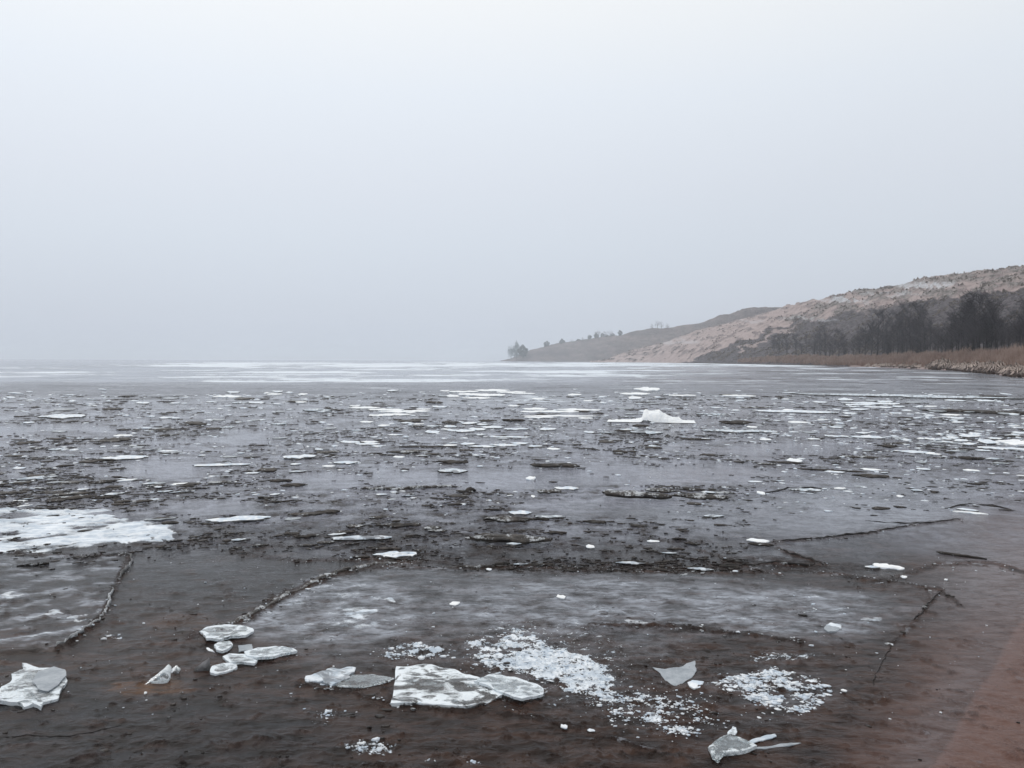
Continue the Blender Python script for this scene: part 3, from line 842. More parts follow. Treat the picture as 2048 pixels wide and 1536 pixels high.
def tree_meshes(seed, H=13., spread=.28, ntw=420, stems=1, mat=None):
    rs = random.Random(seed)
    VT, FT, VC, FC = [], [], [], []
    for st in range(stems):
        x0 = Vector((rs.uniform(-.4, .4) * (stems > 1), rs.uniform(-.4, .4) * (stems > 1), 0))
        lean = Vector((rs.uniform(-.08, .08), rs.uniform(-.08, .08), 1)) * H * rs.uniform(.85, 1.0)
        trunk = [x0 + lean * t + Vector((rs.uniform(-.12, .12), rs.uniform(-.12, .12), 0)) for t in [i / 8 for i in range(9)]]
        tube(trunk, [.12 * (1 - .88 * i / 8) for i in range(9)], 6, VT, FT)
        limbs = []
        for i in range(26 // stems + 6):
            t = rs.uniform(.16, .97)
            p = trunk[0].lerp(trunk[-1], t)
            a = rs.uniform(0, 2 * math.pi)
            L = H * spread * (1.15 - .75 * t) * rs.uniform(.7, 1.2)
            up = rs.uniform(.55, 1.2)
            d = Vector((math.cos(a), math.sin(a), up)).normalized()
            pts = [p, p + d * L * .5 + Vector((0, 0, L * .04)), p + d * L + Vector((0, 0, L * .22))]
            tube(pts, [.055, .035, .014], 3, VC, FC)
            limbs.append(pts)
        for i in range(ntw // stems):
            pts = rs.choice(limbs)
            t = rs.random() ** .6
            p = pts[0].lerp(pts[2], t)
            a = rs.uniform(0, 2 * math.pi)
            d = Vector((math.cos(a), math.sin(a), rs.uniform(.2, 1.5))).normalized()
            L = rs.uniform(.5, 1.7) * H / 13
            q = p + d * L
            s = d.cross(Vector((rs.random(), rs.random(), .2))).normalized() * rs.uniform(.012, .03)
            b = len(VC)
            VC += [tuple(p - s), tuple(p + s), tuple(q)]; FC.append((b, b + 1, b + 2))
            for _ in range(3):
                u = rs.uniform(.3, .9); pp = p.lerp(q, u)
                dd = (d + Vector((rs.uniform(-1, 1), rs.uniform(-1, 1), rs.uniform(-.3, .8)))).normalized()
                qq = pp + dd * L * .55
                b = len(VC)
                VC += [tuple(pp - s * .8), tuple(pp + s * .8), tuple(qq)]; FC.append((b, b + 1, b + 2))
    return (mesh_np('trunk', VT, FT, M_BARK), mesh_np('branches', VC, FC, mat or M_TWIG))


TREES = [tree_meshes(s, 13, sp, tw, st) for s, sp, tw, st in ((1, .36, 760, 1), (2, .38, 820, 2), (3, .32, 700, 1), (4, .40, 860, 1), (5, .42, 900, 3))]
SHRUB = tree_meshes(9, 13, .55, 760, 5)


def put_tree(px, D, H, kind, label, group, cat='tree'):
    d0 = float(interp(px, DUNE, 1)); d1 = float(interp(px, DUNE, 2))
    X, Y, Z = dune_z(px, (D - d0) / (d1 - d0))
    root = empty('alder_tree' if cat == 'tree' else 'bare_shrub', (float(X), float(Y), float(Z) - .2))
    tm = SHRUB if kind == 's' else TREES[kind]
    a = link('trunk', tm[0], root); b = link('branches', tm[1], root)
    s = H / 13
    root.scale = (s * random.uniform(.95, 1.15), s * 1.05, s); root.rotation_euler = (0, 0, random.uniform(0, 6.28))
    tag(root, label, cat, group)
    return root


groves = [
    # label, group, list of (px, distance beyond shore, height)
    ('slim bare tree at the left below the dark slope', 'leftmost pair of bare trees', [(1557, 26, 11.5), (1574, 24, 12.5), (1548, 30, 9), (1592, 34, 9)]),
    ('bare tree in the small clump left of the grove', 'small clump of bare trees', [(1612, 28, 11), (1627, 26, 12.5), (1640, 24, 13), (1652, 28, 12.5), (1664, 25, 12.5), (1676, 26, 13), (1688, 32, 11)]),
    ('thin bare tree in the gap left of the grove', 'thin trees in the gap', [(1706, 30, 11.5), (1718, 26, 11), (1729, 28, 13.5)]),
    ('tall dark bare alder in the middle grove', 'tall alders of the middle grove',
     [(1742, 30, 15), (1754, 26, 15.5), (1764, 32, 15.5), (1775, 27, 14.5), (1786, 30, 14), (1797, 26, 14.5), (1808, 30, 15), (1819, 25, 14.5), (1830, 30, 14.5),
      (1841, 27, 14), (1850, 31, 12.5), (1859, 28, 9.5)]),
    ('dark bare alder in the right grove above the reeds', 'alders of the right grove',
     [(1890, 28, 8.5), (1903, 32, 11), (1915, 27, 12), (1926, 31, 12.5), (1937, 27, 12), (1948, 30, 12), (1958, 28, 11.5), (1969, 31, 11.5), (1980, 28, 11), (1990, 31, 9)]),
    ('bare tree at the right edge behind the reeds', 'trees at the right edge', [(2024, 84, 9), (2040, 92, 11), (2058, 88, 12), (2082, 92, 11.5), (2108, 90, 11)]),
]
ORD = ['leftmost', 'second', 'third', 'fourth', 'fifth', 'sixth', 'seventh', 'eighth', 'ninth', 'tenth', 'eleventh', 'twelfth', 'thirteenth', 'fourteenth']
def ordn(i, n):
    return 'leftmost' if i == 0 else ('rightmost' if i == n - 1 else ORD[i] + ' from the left')
for lab0, grp, lst in groves:
    lst = sorted(lst)
    for i, (px, off, H) in enumerate(lst):
        lab = lab0 + ', ' + ordn(i, len(lst))
        D = float(interp(px, DUNE, 1)) + off
        put_tree(px, D, H * random.uniform(.78, 1.12), random.randrange(5), lab, grp)
for i in range(46):
    px = 1600 + i * 10.2 + random.uniform(-4, 4)
    if px < 1745 and i % 3: continue
    D = float(interp(px, DUNE, 1)) + random.uniform(24, 38)
    put_tree(px, D, random.uniform(5, 7.5) * (.8 if px < 1720 else 1), 's', 'low tangled bare shrub filling the dark foot of the groves', 'bare undergrowth shrubs', 'shrub')


# ---- far bushes and pines on the headland ridge
def crown_mesh(seed, n, flat=1.0, airy=0.):
    rs = np.random.default_rng(seed)
    d = rs.normal(size=(n, 3)); d /= np.linalg.norm(d, axis=1)[:, None]
    lump = 1 + .25 * np.sin(d[:, 0] * 4 + seed) * np.cos(d[:, 2] * 5 + seed)
    rad = rs.uniform(.45 + airy * -.3, 1, n) ** .6
    c = d * (rad * lump)[:, None] * [.5, .5, .5 * flat] + [0, 0, .55]
    s = rs.uniform(.05, .10, n)[:, None] * (1 - .4 * airy)
    a = rs.normal(size=(n, 3)); a /= np.linalg.norm(a, axis=1)[:, None]
    b = np.cross(a, rs.normal(size=(n, 3))); b /= np.linalg.norm(b, axis=1)[:, None]
    V = np.stack([c - a * s, c + a * s, c + b * s * 1.3], 1).reshape(-1, 3)
    return V, np.arange(3 * n).reshape(-1, 3)


def far_bush(px, py, hpx, wpx, D, mat, label, name='pine_bush', group=None, airy=0., n=500, seed=1, flat=1.0):
    # stands where the ridge is
    base = Vector(((px - 1024) / FOC * D, D, (HZ(px) - py) / FOC * D + CAM_H))
    root = empty(name, base - Vector((0, 0, .8 + .25 * hpx / FOC * D * (name == 'pine_bush'))))
    V, F = crown_mesh(seed, n, flat, airy)
    h = hpx / FOC * D + 1.2; w = wpx / FOC * D
    V = V * [w, w, h]
    link('crown', mesh_np('crown', V, F, mat), root)
    Vt, Ft = [], []
    tube([Vector((0, 0, -1.5)), Vector((.1, 0, h * .4)), Vector((0, .1, h * .7))], [w * .03 + .1, w * .02 + .08, .05], 5, Vt, Ft)
    link('trunk', mesh_np('trunk', Vt, Ft, M_BARK), root)
    tag(root, label, 'bush' if 'bush' in name else ('shrub' if 'shrub' in name else 'tree'), group)


far_bush(1093, 692, 11, 12, 1600, M_PINE, 'round dark bush, the lowest and leftmost on the headland ridge', seed=1)
far_bush(1124, 687, 11, 11, 1540, M_PINE, 'round dark bush second from the left on the headland ridge', seed=2)
far_bush(1157, 682, 6, 9, 1490, M_PINE, 'flat low bush on the middle of the headland ridge', seed=3, flat=.8)
far_bush(1179, 677, 9, 8, 1440, M_PINE, 'small dark round bush starting the row of bushes up the ridge', seed=4)
far_bush(1192, 675, 11, 9, 1420, M_PINE, 'pointed dark bush in the row halfway up the headland ridge', seed=5, flat=1.1)
far_bush(1205, 673, 9, 8, 1400, M_PINE, 'dark round bush right of the pointed one on the ridge', seed=6)
far_bush(1214, 675, 7, 7, 1380, M_PINE, 'tiny bush sitting just below the ridge line', seed=7)
far_bush(1225, 671, 6, 8, 1370, M_PINE, 'low bush before the last round bush on the ridge', seed=8)
far_bush(1240, 668, 10, 9, 1350, M_PINE, 'last dark round bush before the smooth crest', seed=12)
far_bush(1022, 717, 24, 15, 1600, M_RIME, 'pale rimed tree at the very tip of the headland', name='rimed_tree', airy=.8, n=420, seed=13, flat=1.0)
far_bush(1033, 717, 30, 14, 1590, M_RIME, 'tallest pale tree near the tip of the headland', name='rimed_tree', airy=.5, n=700, seed=14, flat=1.0)
far_bush(1046, 714, 21, 20, 1570, M_PINE, 'dark dense tree right of the pale trees on the headland tip', name='dark_tree', n=900, seed=15)
for i, (px, py, h) in enumerate([(1196, 672, 14), (1210, 672, 12), (1220, 670, 11), (1303, 655, 9), (1314, 653, 13), (1322, 653, 11), (1334, 655, 10), (1165, 680, 7), (1143, 684, 7)]):
    D = float(interp(px, HEAD, 2)) - 10
    far_bush(px, py + 2, h * 1.1, h * .9, D, M_TWIG2, 'thin bare shrub standing against the sky on the distant ridge', name='bare_shrub', group='bare shrubs on the distant ridge', airy=1.0, n=150, seed=40 + i)

# ---- fence on the dune top at right
froot_px = [1940 + i * 15.5 for i in range(9)]
fd = 385.0
def fpt(px, row=592):
    return Vector(((px - 1024) / FOC * fd, fd, (HZ(px) - row) / FOC * fd + CAM_H))
fence = empty('dune_fence', fpt(1995))
tag(fence, 'low wooden post and rail fence across the dune at right', 'fence')
M_WOOD = noisy_mat('grey_wood', ((.05, .042, .036), (.09, .075, .065)), 2)
def bar(a, b, r, name, parent, mat, sides=5):
    Vv, Ff = [], []
    tube([a - parent.location, (a + b) / 2 - parent.location, b - parent.location], [r, r, r], sides, Vv, Ff)
    return link(name, mesh_np(name, Vv, Ff, mat), parent)
for i, px in enumerate(froot_px):
    p = fpt(px, 590 + (i % 3))
    bar(p - Vector((0, 0, 1.5)), p + Vector((0, 0, 1.5)), .12, 'post', fence, M_WOOD)
    if i:
        q = fpt(froot_px[i - 1], 590 + ((i - 1) % 3))
        bar(q + Vector((0, 0, 1.2)), p + Vector((0, 0, 1.2)), .06, 'rail', fence, M_WOOD, 4)


# ------------------------------------------------------------------ ice pieces
def jag_outline(pts, amp, lev=3, seed=0):
    rs = random.Random(seed)
    P = [Vector(p) for p in pts]
    for l in range(lev):
        Q = []
        for i, p in enumerate(P):
            q = P[(i + 1) % len(P)]
            d = q - p
            n = Vector((-d.y, d.x))
            Q.append(p); Q.append((p + q) / 2 + n * rs.uniform(-amp, amp))
        P = Q; amp *= .8
    return P


def slab(name, pts2, thick, mat, label, cat='ice slab', group=None, uneven=.004, rimw=.02, jag=.07, seed=1, z0=.0, tilt=(0, 0), lev=3, side=None, dome=0., lip=0., parent=None, z=None):
    """ragged plate of ice from a plan outline (metres)"""
    thick *= .62; lip *= .5
    out_ = jag_outline([Vector((p[0], p[1])) for p in pts2], jag, lev, seed)
    c = sum((p for p in out_), Vector((0, 0))) / len(out_)
    loc = [Vector((p.x - c.x, p.y - c.y, 0)) for p in out_]
    size = max(p.length for p in loc)
    bm = bmesh.new()
    vs = [bm.verts.new(p) for p in loc]
    for t in tessellate_polygon([loc]):
        try: bm.faces.new([vs[i] for i in t])
        except ValueError: pass
    for _ in range(3):
        es = [e for e in bm.edges if e.calc_length() > size * .13 and not e.is_boundary]
        if es: bmesh.ops.subdivide_edges(bm, edges=es, cuts=1)
        bmesh.ops.triangulate(bm, faces=bm.faces[:])
    bmesh.ops.recalc_face_normals(bm, faces=bm.faces[:])
    if sum(f.normal.z for f in bm.faces) < 0:
        bmesh.ops.reverse_faces(bm, faces=bm.faces[:])
    bmesh.ops.smooth_vert(bm, verts=[v for v in bm.verts if not v.is_boundary], factor=.5, use_axis_x=True, use_axis_y=True, use_axis_z=False)
    segs = [(loc[i], loc[(i + 1) % len(loc)]) for i in range(len(loc))]
    ax = np.array([[a.x, a.y] for a, b in segs]); bx = np.array([[b.x, b.y] for a, b in segs])
    rim = {}
    for v in bm.verts:
        p = np.array([v.co.x, v.co.y]); d = bx - ax
        t = np.clip(((p - ax) * d).sum(1) / ((d * d).sum(1) + 1e-12), 0, 1)
        rim[v.index if v.index >= 0 else id(v)] = 0
        dist = np.sqrt((((ax + d * t[:, None]) - p) ** 2).sum(1)).min()
        v.co.z = thick + dome * ss(0, size * .5, dist) + lip * (1 - ss(0, rimw * 1.5, dist))
        nz = float(fbm(np.array([(v.co.x + c.x) * 9.]), np.array([(v.co.y + c.y) * 9.]), seed, 3)[0])
        v.co.z += uneven * nz - (.25 * thick if v.is_boundary and lip == 0 else 0)
        v.tag = False
    bm.verts.index_update()
    tops = bm.faces[:]
    rimv = []
    ret = bmesh.ops.extrude_face_region(bm, geom=tops)
    low = [g for g in ret['geom'] if isinstance(g, bmesh.types.BMVert)]
    lowf = [g for g in ret['geom'] if isinstance(g, bmesh.types.BMFace)]
    # the extruded copy is the new top; push the originals down
    for v in low:
        pass
    lows = set(low)
    for v in bm.verts:
        if v not in lows:
            v.co.z -= thick * 1.1
    # shrink the underside a little so the broken edge slants
    for v in bm.verts:
        if v not in lows:
            v.co.x *= .985; v.co.y *= .985
    bmesh.ops.recalc_face_normals(bm, faces=bm.faces[:])
    me = bpy.data.meshes.new(name)
    bm.verts.index_update(); bm.to_mesh(me)
    n = len(me.vertices)
    co = np.zeros(n * 3, np.float32); me.vertices.foreach_get('co', co); co = co.reshape(-1, 3)
    d = bx - ax
    P = co[:, None, :2]
    t = np.clip(((P - ax) * d).sum(2) / ((d * d).sum(1) + 1e-12), 0, 1)
    dist = np.sqrt(((ax + d * t[..., None] - P) ** 2).sum(2)).min(1)
    at = me.attributes.new('rim', 'FLOAT', 'POINT'); at.data.foreach_set('value', (1 - ss(0, rimw, dist)).astype(np.float32))
    me.materials.append(mat)
    if side:
        me.materials.append(side)
        for p in me.polygons:
            if abs(p.normal.z) < .6: p.material_index = 1
    bm.free()
    zz = (surf_z(c.x, c.y) if z is None else z) + z0
    o = link(name, me, parent, (c.x, c.y, zz))
    o.rotation_euler = (tilt[0], tilt[1], 0)
    tag(o, label, cat, group)
    return o


def px_slab(name, pxs, thick, mat, label, **kw):
    return slab(name, [G(x, y, thick * .8) for x, y in pxs], thick, mat, label, **kw)


# foreground, hand measured
px_slab('ice_slab', [(793, 1331), (846, 1325), (894, 1333), (955, 1352), (985, 1366), (1005, 1388), (965, 1404), (935, 1410), (856, 1404), (781, 1404), (788, 1367)],
        .026, M_CLEAR, 'largest clear bubbly ice slab lying in the foreground centre', rimw=.045, uneven=.010, jag=.035, seed=4, lip=.003)
px_slab('ice_slab', [(948, 1366), (985, 1352), (1054, 1366), (1087, 1381), (1087, 1391), (1044, 1405), (1008, 1392)],
        .020, M_CLEAR2, 'pointed white ice plate overlapping the right end of the large slab', rimw=.03, uneven=.008, jag=.04, seed=5, z0=.014, lip=.004)
px_slab('ice_slab', [(611, 1352), (650, 1342), (662, 1336), (712, 1336), (710, 1344), (698, 1350), (700, 1354), (662, 1372), (645, 1362), (610, 1360)],
        .016, M_PATCHY, 'splintered white ice plate left of the large clear slab', rimw=.02, uneven=.012, jag=.12, seed=6)
px_slab('ice_slab', [(664, 1369), (704, 1350), (742, 1350), (790, 1356), (776, 1364), (728, 1374), (690, 1374)],
        .010, M_GLASS, 'thin transparent ice plate between the splintered and the large slab', rimw=.012, uneven=.004, jag=.05, seed=7)
px_slab('ice_slab', [(-30, 1388), (0, 1376), (20, 1362), (22, 1345), (46, 1335), (44, 1324), (84, 1332), (126, 1340), (135, 1357), (122, 1378), (116, 1392), (86, 1403), (82, 1411), (66, 1406), (48, 1412), (38, 1402), (-20, 1398)],
        .030, M_CLEAR2, 'big jagged white ice slab at the left edge of the photo', rimw=.05, uneven=.010, jag=.07, seed=8, lip=.003)
px_slab('ice_slab', [(64, 1372), (76, 1352), (108, 1342), (130, 1348), (133, 1360), (118, 1378), (96, 1392), (76, 1388)],
        .008, M_GREY, 'smooth grey oval plate resting on the jagged slab at left', rimw=.01, uneven=.002, jag=.04, seed=9, z0=.030)
px_slab('ice_floe', [(400, 1264), (415, 1255), (450, 1250), (480, 1252), (505, 1257), (508, 1264), (492, 1272), (462, 1274), (440, 1281), (412, 1278)],
        .022, M_CLEAR2, 'roundish white ice pan, topmost of the little group near the dark pool', cat='ice floe', rimw=.06, uneven=.006, jag=.07, seed=10, lip=.006)
px_slab('ice_floe', [(428, 1290), (436, 1283), (458, 1282), (466, 1288), (456, 1298), (446, 1302), (432, 1299)],
        .022, M_CLEAR2, 'small ragged ice pan just below the round white pan', cat='ice floe', rimw=.03, uneven=.006, jag=.08, seed=11, lip=.006)
px_slab('ice_floe', [(476, 1290), (504, 1287), (505, 1299), (477, 1302)],
        .015, M_GREY, 'squarish grey ice piece above the long oval floe', cat='ice floe', rimw=.02, uneven=.003, jag=.05, seed=12)
px_slab('ice_floe', [(488, 1305), (515, 1298), (550, 1294), (585, 1298), (595, 1303), (575, 1308), (545, 1314), (515, 1318), (495, 1313)],
        .022, M_CLEAR2, 'long oval white ice floe pointing right in the little group', cat='ice floe', rimw=.04, uneven=.006, jag=.05, seed=13, lip=.006, z0=.006)
px_slab('ice_floe', [(445, 1313), (458, 1307), (490, 1308), (515, 1320), (508, 1327), (480, 1324), (460, 1325)],
        .020, M_CLEAR2, 'white ice floe touching the left end of the long oval one', cat='ice floe', rimw=.04, uneven=.006, jag=.06, seed=14, lip=.006)
px_slab('ice_floe', [(420, 1343), (424, 1332), (445, 1325), (474, 1328), (475, 1333), (452, 1342), (430, 1346)],
        .020, M_CLEAR2, 'lowest ice floe of the little group with a grey hollow', cat='ice floe', rimw=.035, uneven=.006, jag=.06, seed=15, lip=.006)
px_slab('ice_floe', [(402, 1288), (412, 1288), (425, 1295), (430, 1301), (418, 1297)],
        .012, M_SNOW, 'thin sliver of ice left of the small ragged pan', cat='ice floe', rimw=.02, jag=.08, seed=16)
px_slab('ice_slab', [(1305, 1332), (1330, 1336), (1366, 1330), (1390, 1319), (1393, 1340), (1378, 1356), (1352, 1371), (1330, 1358)],
        .010, M_GREY, 'smooth pale grey fan shaped ice plate right of the frost crumbs', rimw=.01, uneven=.002, jag=.07, seed=17)
px_slab('ice_floe', [(1375, 1366), (1384, 1362), (1408, 1365), (1400, 1376), (1388, 1378), (1378, 1373)],
        .010, M_SNOW, 'small white tongue of ice beside the pale grey fan plate', cat='ice floe', rimw=.02, jag=.08, seed=18)
px_slab('ice_slab', [(1416, 1495), (1444, 1474), (1462, 1470), (1480, 1474), (1498, 1482), (1514, 1492), (1480, 1502), (1448, 1506), (1436, 1519), (1424, 1511)],
        .022, M_GLASS, 'grey translucent ice slab at the bottom right among brown ice', rimw=.03, uneven=.006, jag=.06, seed=19, z0=.01)
px_slab('ice_splinter', [(1496, 1484), (1520, 1474), (1550, 1466), (1553, 1471), (1532, 1478), (1506, 1486)],
        .006, M_PATCHY, 'white splinter pointing up right from the bottom right slab', cat='ice splinter', rimw=.02, jag=.09, seed=20)
px_slab('ice_splinter', [(1500, 1494), (1540, 1490), (1580, 1484), (1603, 1484), (1580, 1490), (1530, 1497)],
        .006, M_GREY, 'long thin brownish splinter beside the bottom right slab', cat='ice splinter', rimw=.02, jag=.07, seed=21)
px_slab('ice_splinter', [(1455, 1474), (1458, 1464), (1466, 1456), (1472, 1458), (1470, 1474)],
        .008, M_CLEAR2, 'upright white chip on top of the bottom right slab', cat='ice splinter', rimw=.02, jag=.09, seed=22, z0=.01)
px_slab('ice_floe', [(1648, 1258), (1652, 1252), (1676, 1252), (1683, 1258), (1672, 1264), (1656, 1264)],
        .012, M_GREY, 'lone oval pale ice disc on the grey ice at right', cat='ice floe', rimw=.02, jag=.05, seed=23)


# tilted shards in the foreground
def shard(px, py, L, Hh, mat, label, yaw=0, lean=35, thick=.012, name='ice_shard', seed=1, prof=None, group=None):
    """plate standing at a slant: outline in its own plane, foot in the slush"""
    prof = prof or [(-.5, 0), (-.2, .35), (.15, .7), (.4, 1.0), (.5, .85), (.5, .3), (.38, 0)]
    pts = jag_outline([Vector((x * L, y * Hh)) for x, y in prof], .05, 2, seed)
    n = len(pts)
    V = [(p.x, p.y, thick / 2) for p in pts] + [(p.x, p.y, -thick / 2) for p in pts]
    c = sum(pts, Vector((0, 0))) / n
    V += [(c.x, c.y, thick * .6), (c.x, c.y, -thick * .6)]
    F = []
    for i in range(n):
        j = (i + 1) % n
        F += [(2 * n, i, j), (2 * n + 1, n + j, n + i), (i, n + i, n + j), (i, n + j, j)]
    rim = [1.] * (2 * n) + [0, 0]
    me = mesh_np(name, V, F, mat, {'rim': rim})
    g = G(px, py)
    o = link(name, me, None, (g.x, g.y, surf_z(g.x, g.y) - .01))
    o.rotation_euler = Matrix.Rotation(R(yaw), 3, 'Z').to_euler() if False else (Matrix.Rotation(R(yaw), 3, 'Z') @ Matrix.Rotation(R(lean), 3, 'X')).to_euler()
    tag(o, label, 'ice shard', group)
    return o


shard(312, 1368, .135, .105, M_GLASS, 'glassy tilted ice shard rising from a rusty stain at left', yaw=18, lean=48, seed=31)
shard(348, 1348, .05, .05, M_GLASS, 'small glassy chip just right of the tilted shard', yaw=-10, lean=60, seed=32, prof=[(-.5, 0), (-.4, .6), (0, 1), (.5, .7), (.4, 0)])
shard(402, 1343, .09, .075, M_EDGE, 'dark pointed shard left of the lowest floe in the group', yaw=8, lean=50, seed=33, prof=[(-.5, 0), (-.35, .35), (.2, .9), (.35, 1.0), (.45, .6), (.5, 0)])

# ---- generic pieces: unit plates, reused
def unit_plate(seed, n=11, lens=.5, inner=True, box=0., frac=0.):
    rs = random.Random(seed)
    V, F = [], []
    ring = []
    skew = rs.uniform(-.5, .5)
    for k in range(n):
        a = 2 * math.pi * (k + rs.uniform(-.42, .42)) / n
        rr = rs.uniform(.5, 1.15)
        x = math.cos(a); y = math.sin(a)
        if box: x = math.copysign(abs(x) ** (1 - box), x); y = math.copysign(abs(y) ** (1 - box), y)
        x = x * rs.uniform(.78, 1.12)
        if frac:
            rr = .82 + frac * math.sin(a * 2 + seed) * .5 + frac * math.sin(a * 5 + seed * 2.1) * .5 + rs.uniform(-.5, .5) * frac; x = math.cos(a) * (1 + .08 * math.sin(a * 3 + seed) + rs.uniform(-.05, .05))
        ring.append((x * .5 + y * skew * .18, y * .5 * rr * max(.12, 1 - lens * abs(x) ** 1.5)))
    top = [(x, y, 1.0 + rs.uniform(-.25, .25)) for x, y in ring]
    V += [(x * .97, y * .97, 0) for x, y in ring] + top
    for i in range(n):
        j = (i + 1) % n
        F += [(i, j, n + j), (i, n + j, n + i)]
    if inner:
        base = 2 * n
        V += [(x * .72, y * .72, 1.25 + rs.uniform(-.2, .35)) for x, y, z in top] + [(0, 0, 1.3)]
        for i in range(n):
            j = (i + 1) % n
            F += [(n + i, n + j, base + j), (n + i, base + j, base + i), (base + i, base + j, base + n)]
    else:
        V += [(0, 0, 1.15)]
        for i in range(n):
            F.append((n + i, n + (i + 1) % n, 2 * n))
    return np.array(V), np.array(F), n


def unit_mesh(seed, mat, side=None, n=11, lens=.5, box=0., inner=True, frac=0.):
    V, F, n = unit_plate(seed, n, lens, inner, box, frac)
    mi = np.zeros(len(F), int)
    if side: mi[:2 * n] = 1
    rim = np.zeros(len(V)); rim[:2 * n] = 1
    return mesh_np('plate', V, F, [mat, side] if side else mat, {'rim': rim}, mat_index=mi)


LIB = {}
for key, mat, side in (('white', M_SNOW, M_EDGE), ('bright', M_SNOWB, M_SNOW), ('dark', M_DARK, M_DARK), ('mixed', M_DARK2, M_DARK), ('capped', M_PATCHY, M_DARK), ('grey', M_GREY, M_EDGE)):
    LIB[key] = [unit_mesh(100 + i, mat, side, 8 + i % 4, .08 * i, .3 * (i % 2)) for i in range(5)]
    LIB[key + '_big'] = [unit_mesh(200 + i, mat, side, 30, .15 + .08 * i, .15 * (i % 2), True, .34) for i in range(5)]


def lay(px, py1, wpx, hpx, key, var=0, tau=None, thick=None, yaw=0., name='ice_floe', sink=.3, lift=0.):
    """place a plate whose near edge is at row py1 and which looks wpx by hpx from the path"""
    g = G(px, py1)
    d = math.hypot(g.x, g.y)
    L = wpx / FOC * g.y
    if tau is None: tau = {'dark': 24, 'mixed': 20, 'capped': 12}.get(key, 5)
    tau = R(tau)
    vis = hpx / FOC * g.y
    k = CAM_H / d
    if wpx < 30 and name in ('ice_lump', 'ice_floe'):
        tau = max(tau, R(16)); thick = thick or max(.006, vis * .14)
    if thick is None: thick = min(.06, max(.012, vis * .25))
    D = max((vis - thick * .7) / (math.cos(tau) * k + math.sin(tau)), .02)
    D = min(D, L * 2.2)
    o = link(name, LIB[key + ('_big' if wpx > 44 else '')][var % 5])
    a = math.atan2(-g.x, g.y)
    M = Matrix.Rotation(a + R(yaw), 3, 'Z') @ Matrix.Rotation(tau, 3, 'X')
    o.scale = (L, D, thick)
    o.rotation_euler = M.to_euler()
    fwd = Vector((g.x, g.y, 0)).normalized()
    c = g + fwd * D * .5 * math.cos(tau)
    o.location = (c.x, c.y, surf_z(c.x, c.y) + D * .5 * math.sin(tau) - thick * sink + lift)
    return o


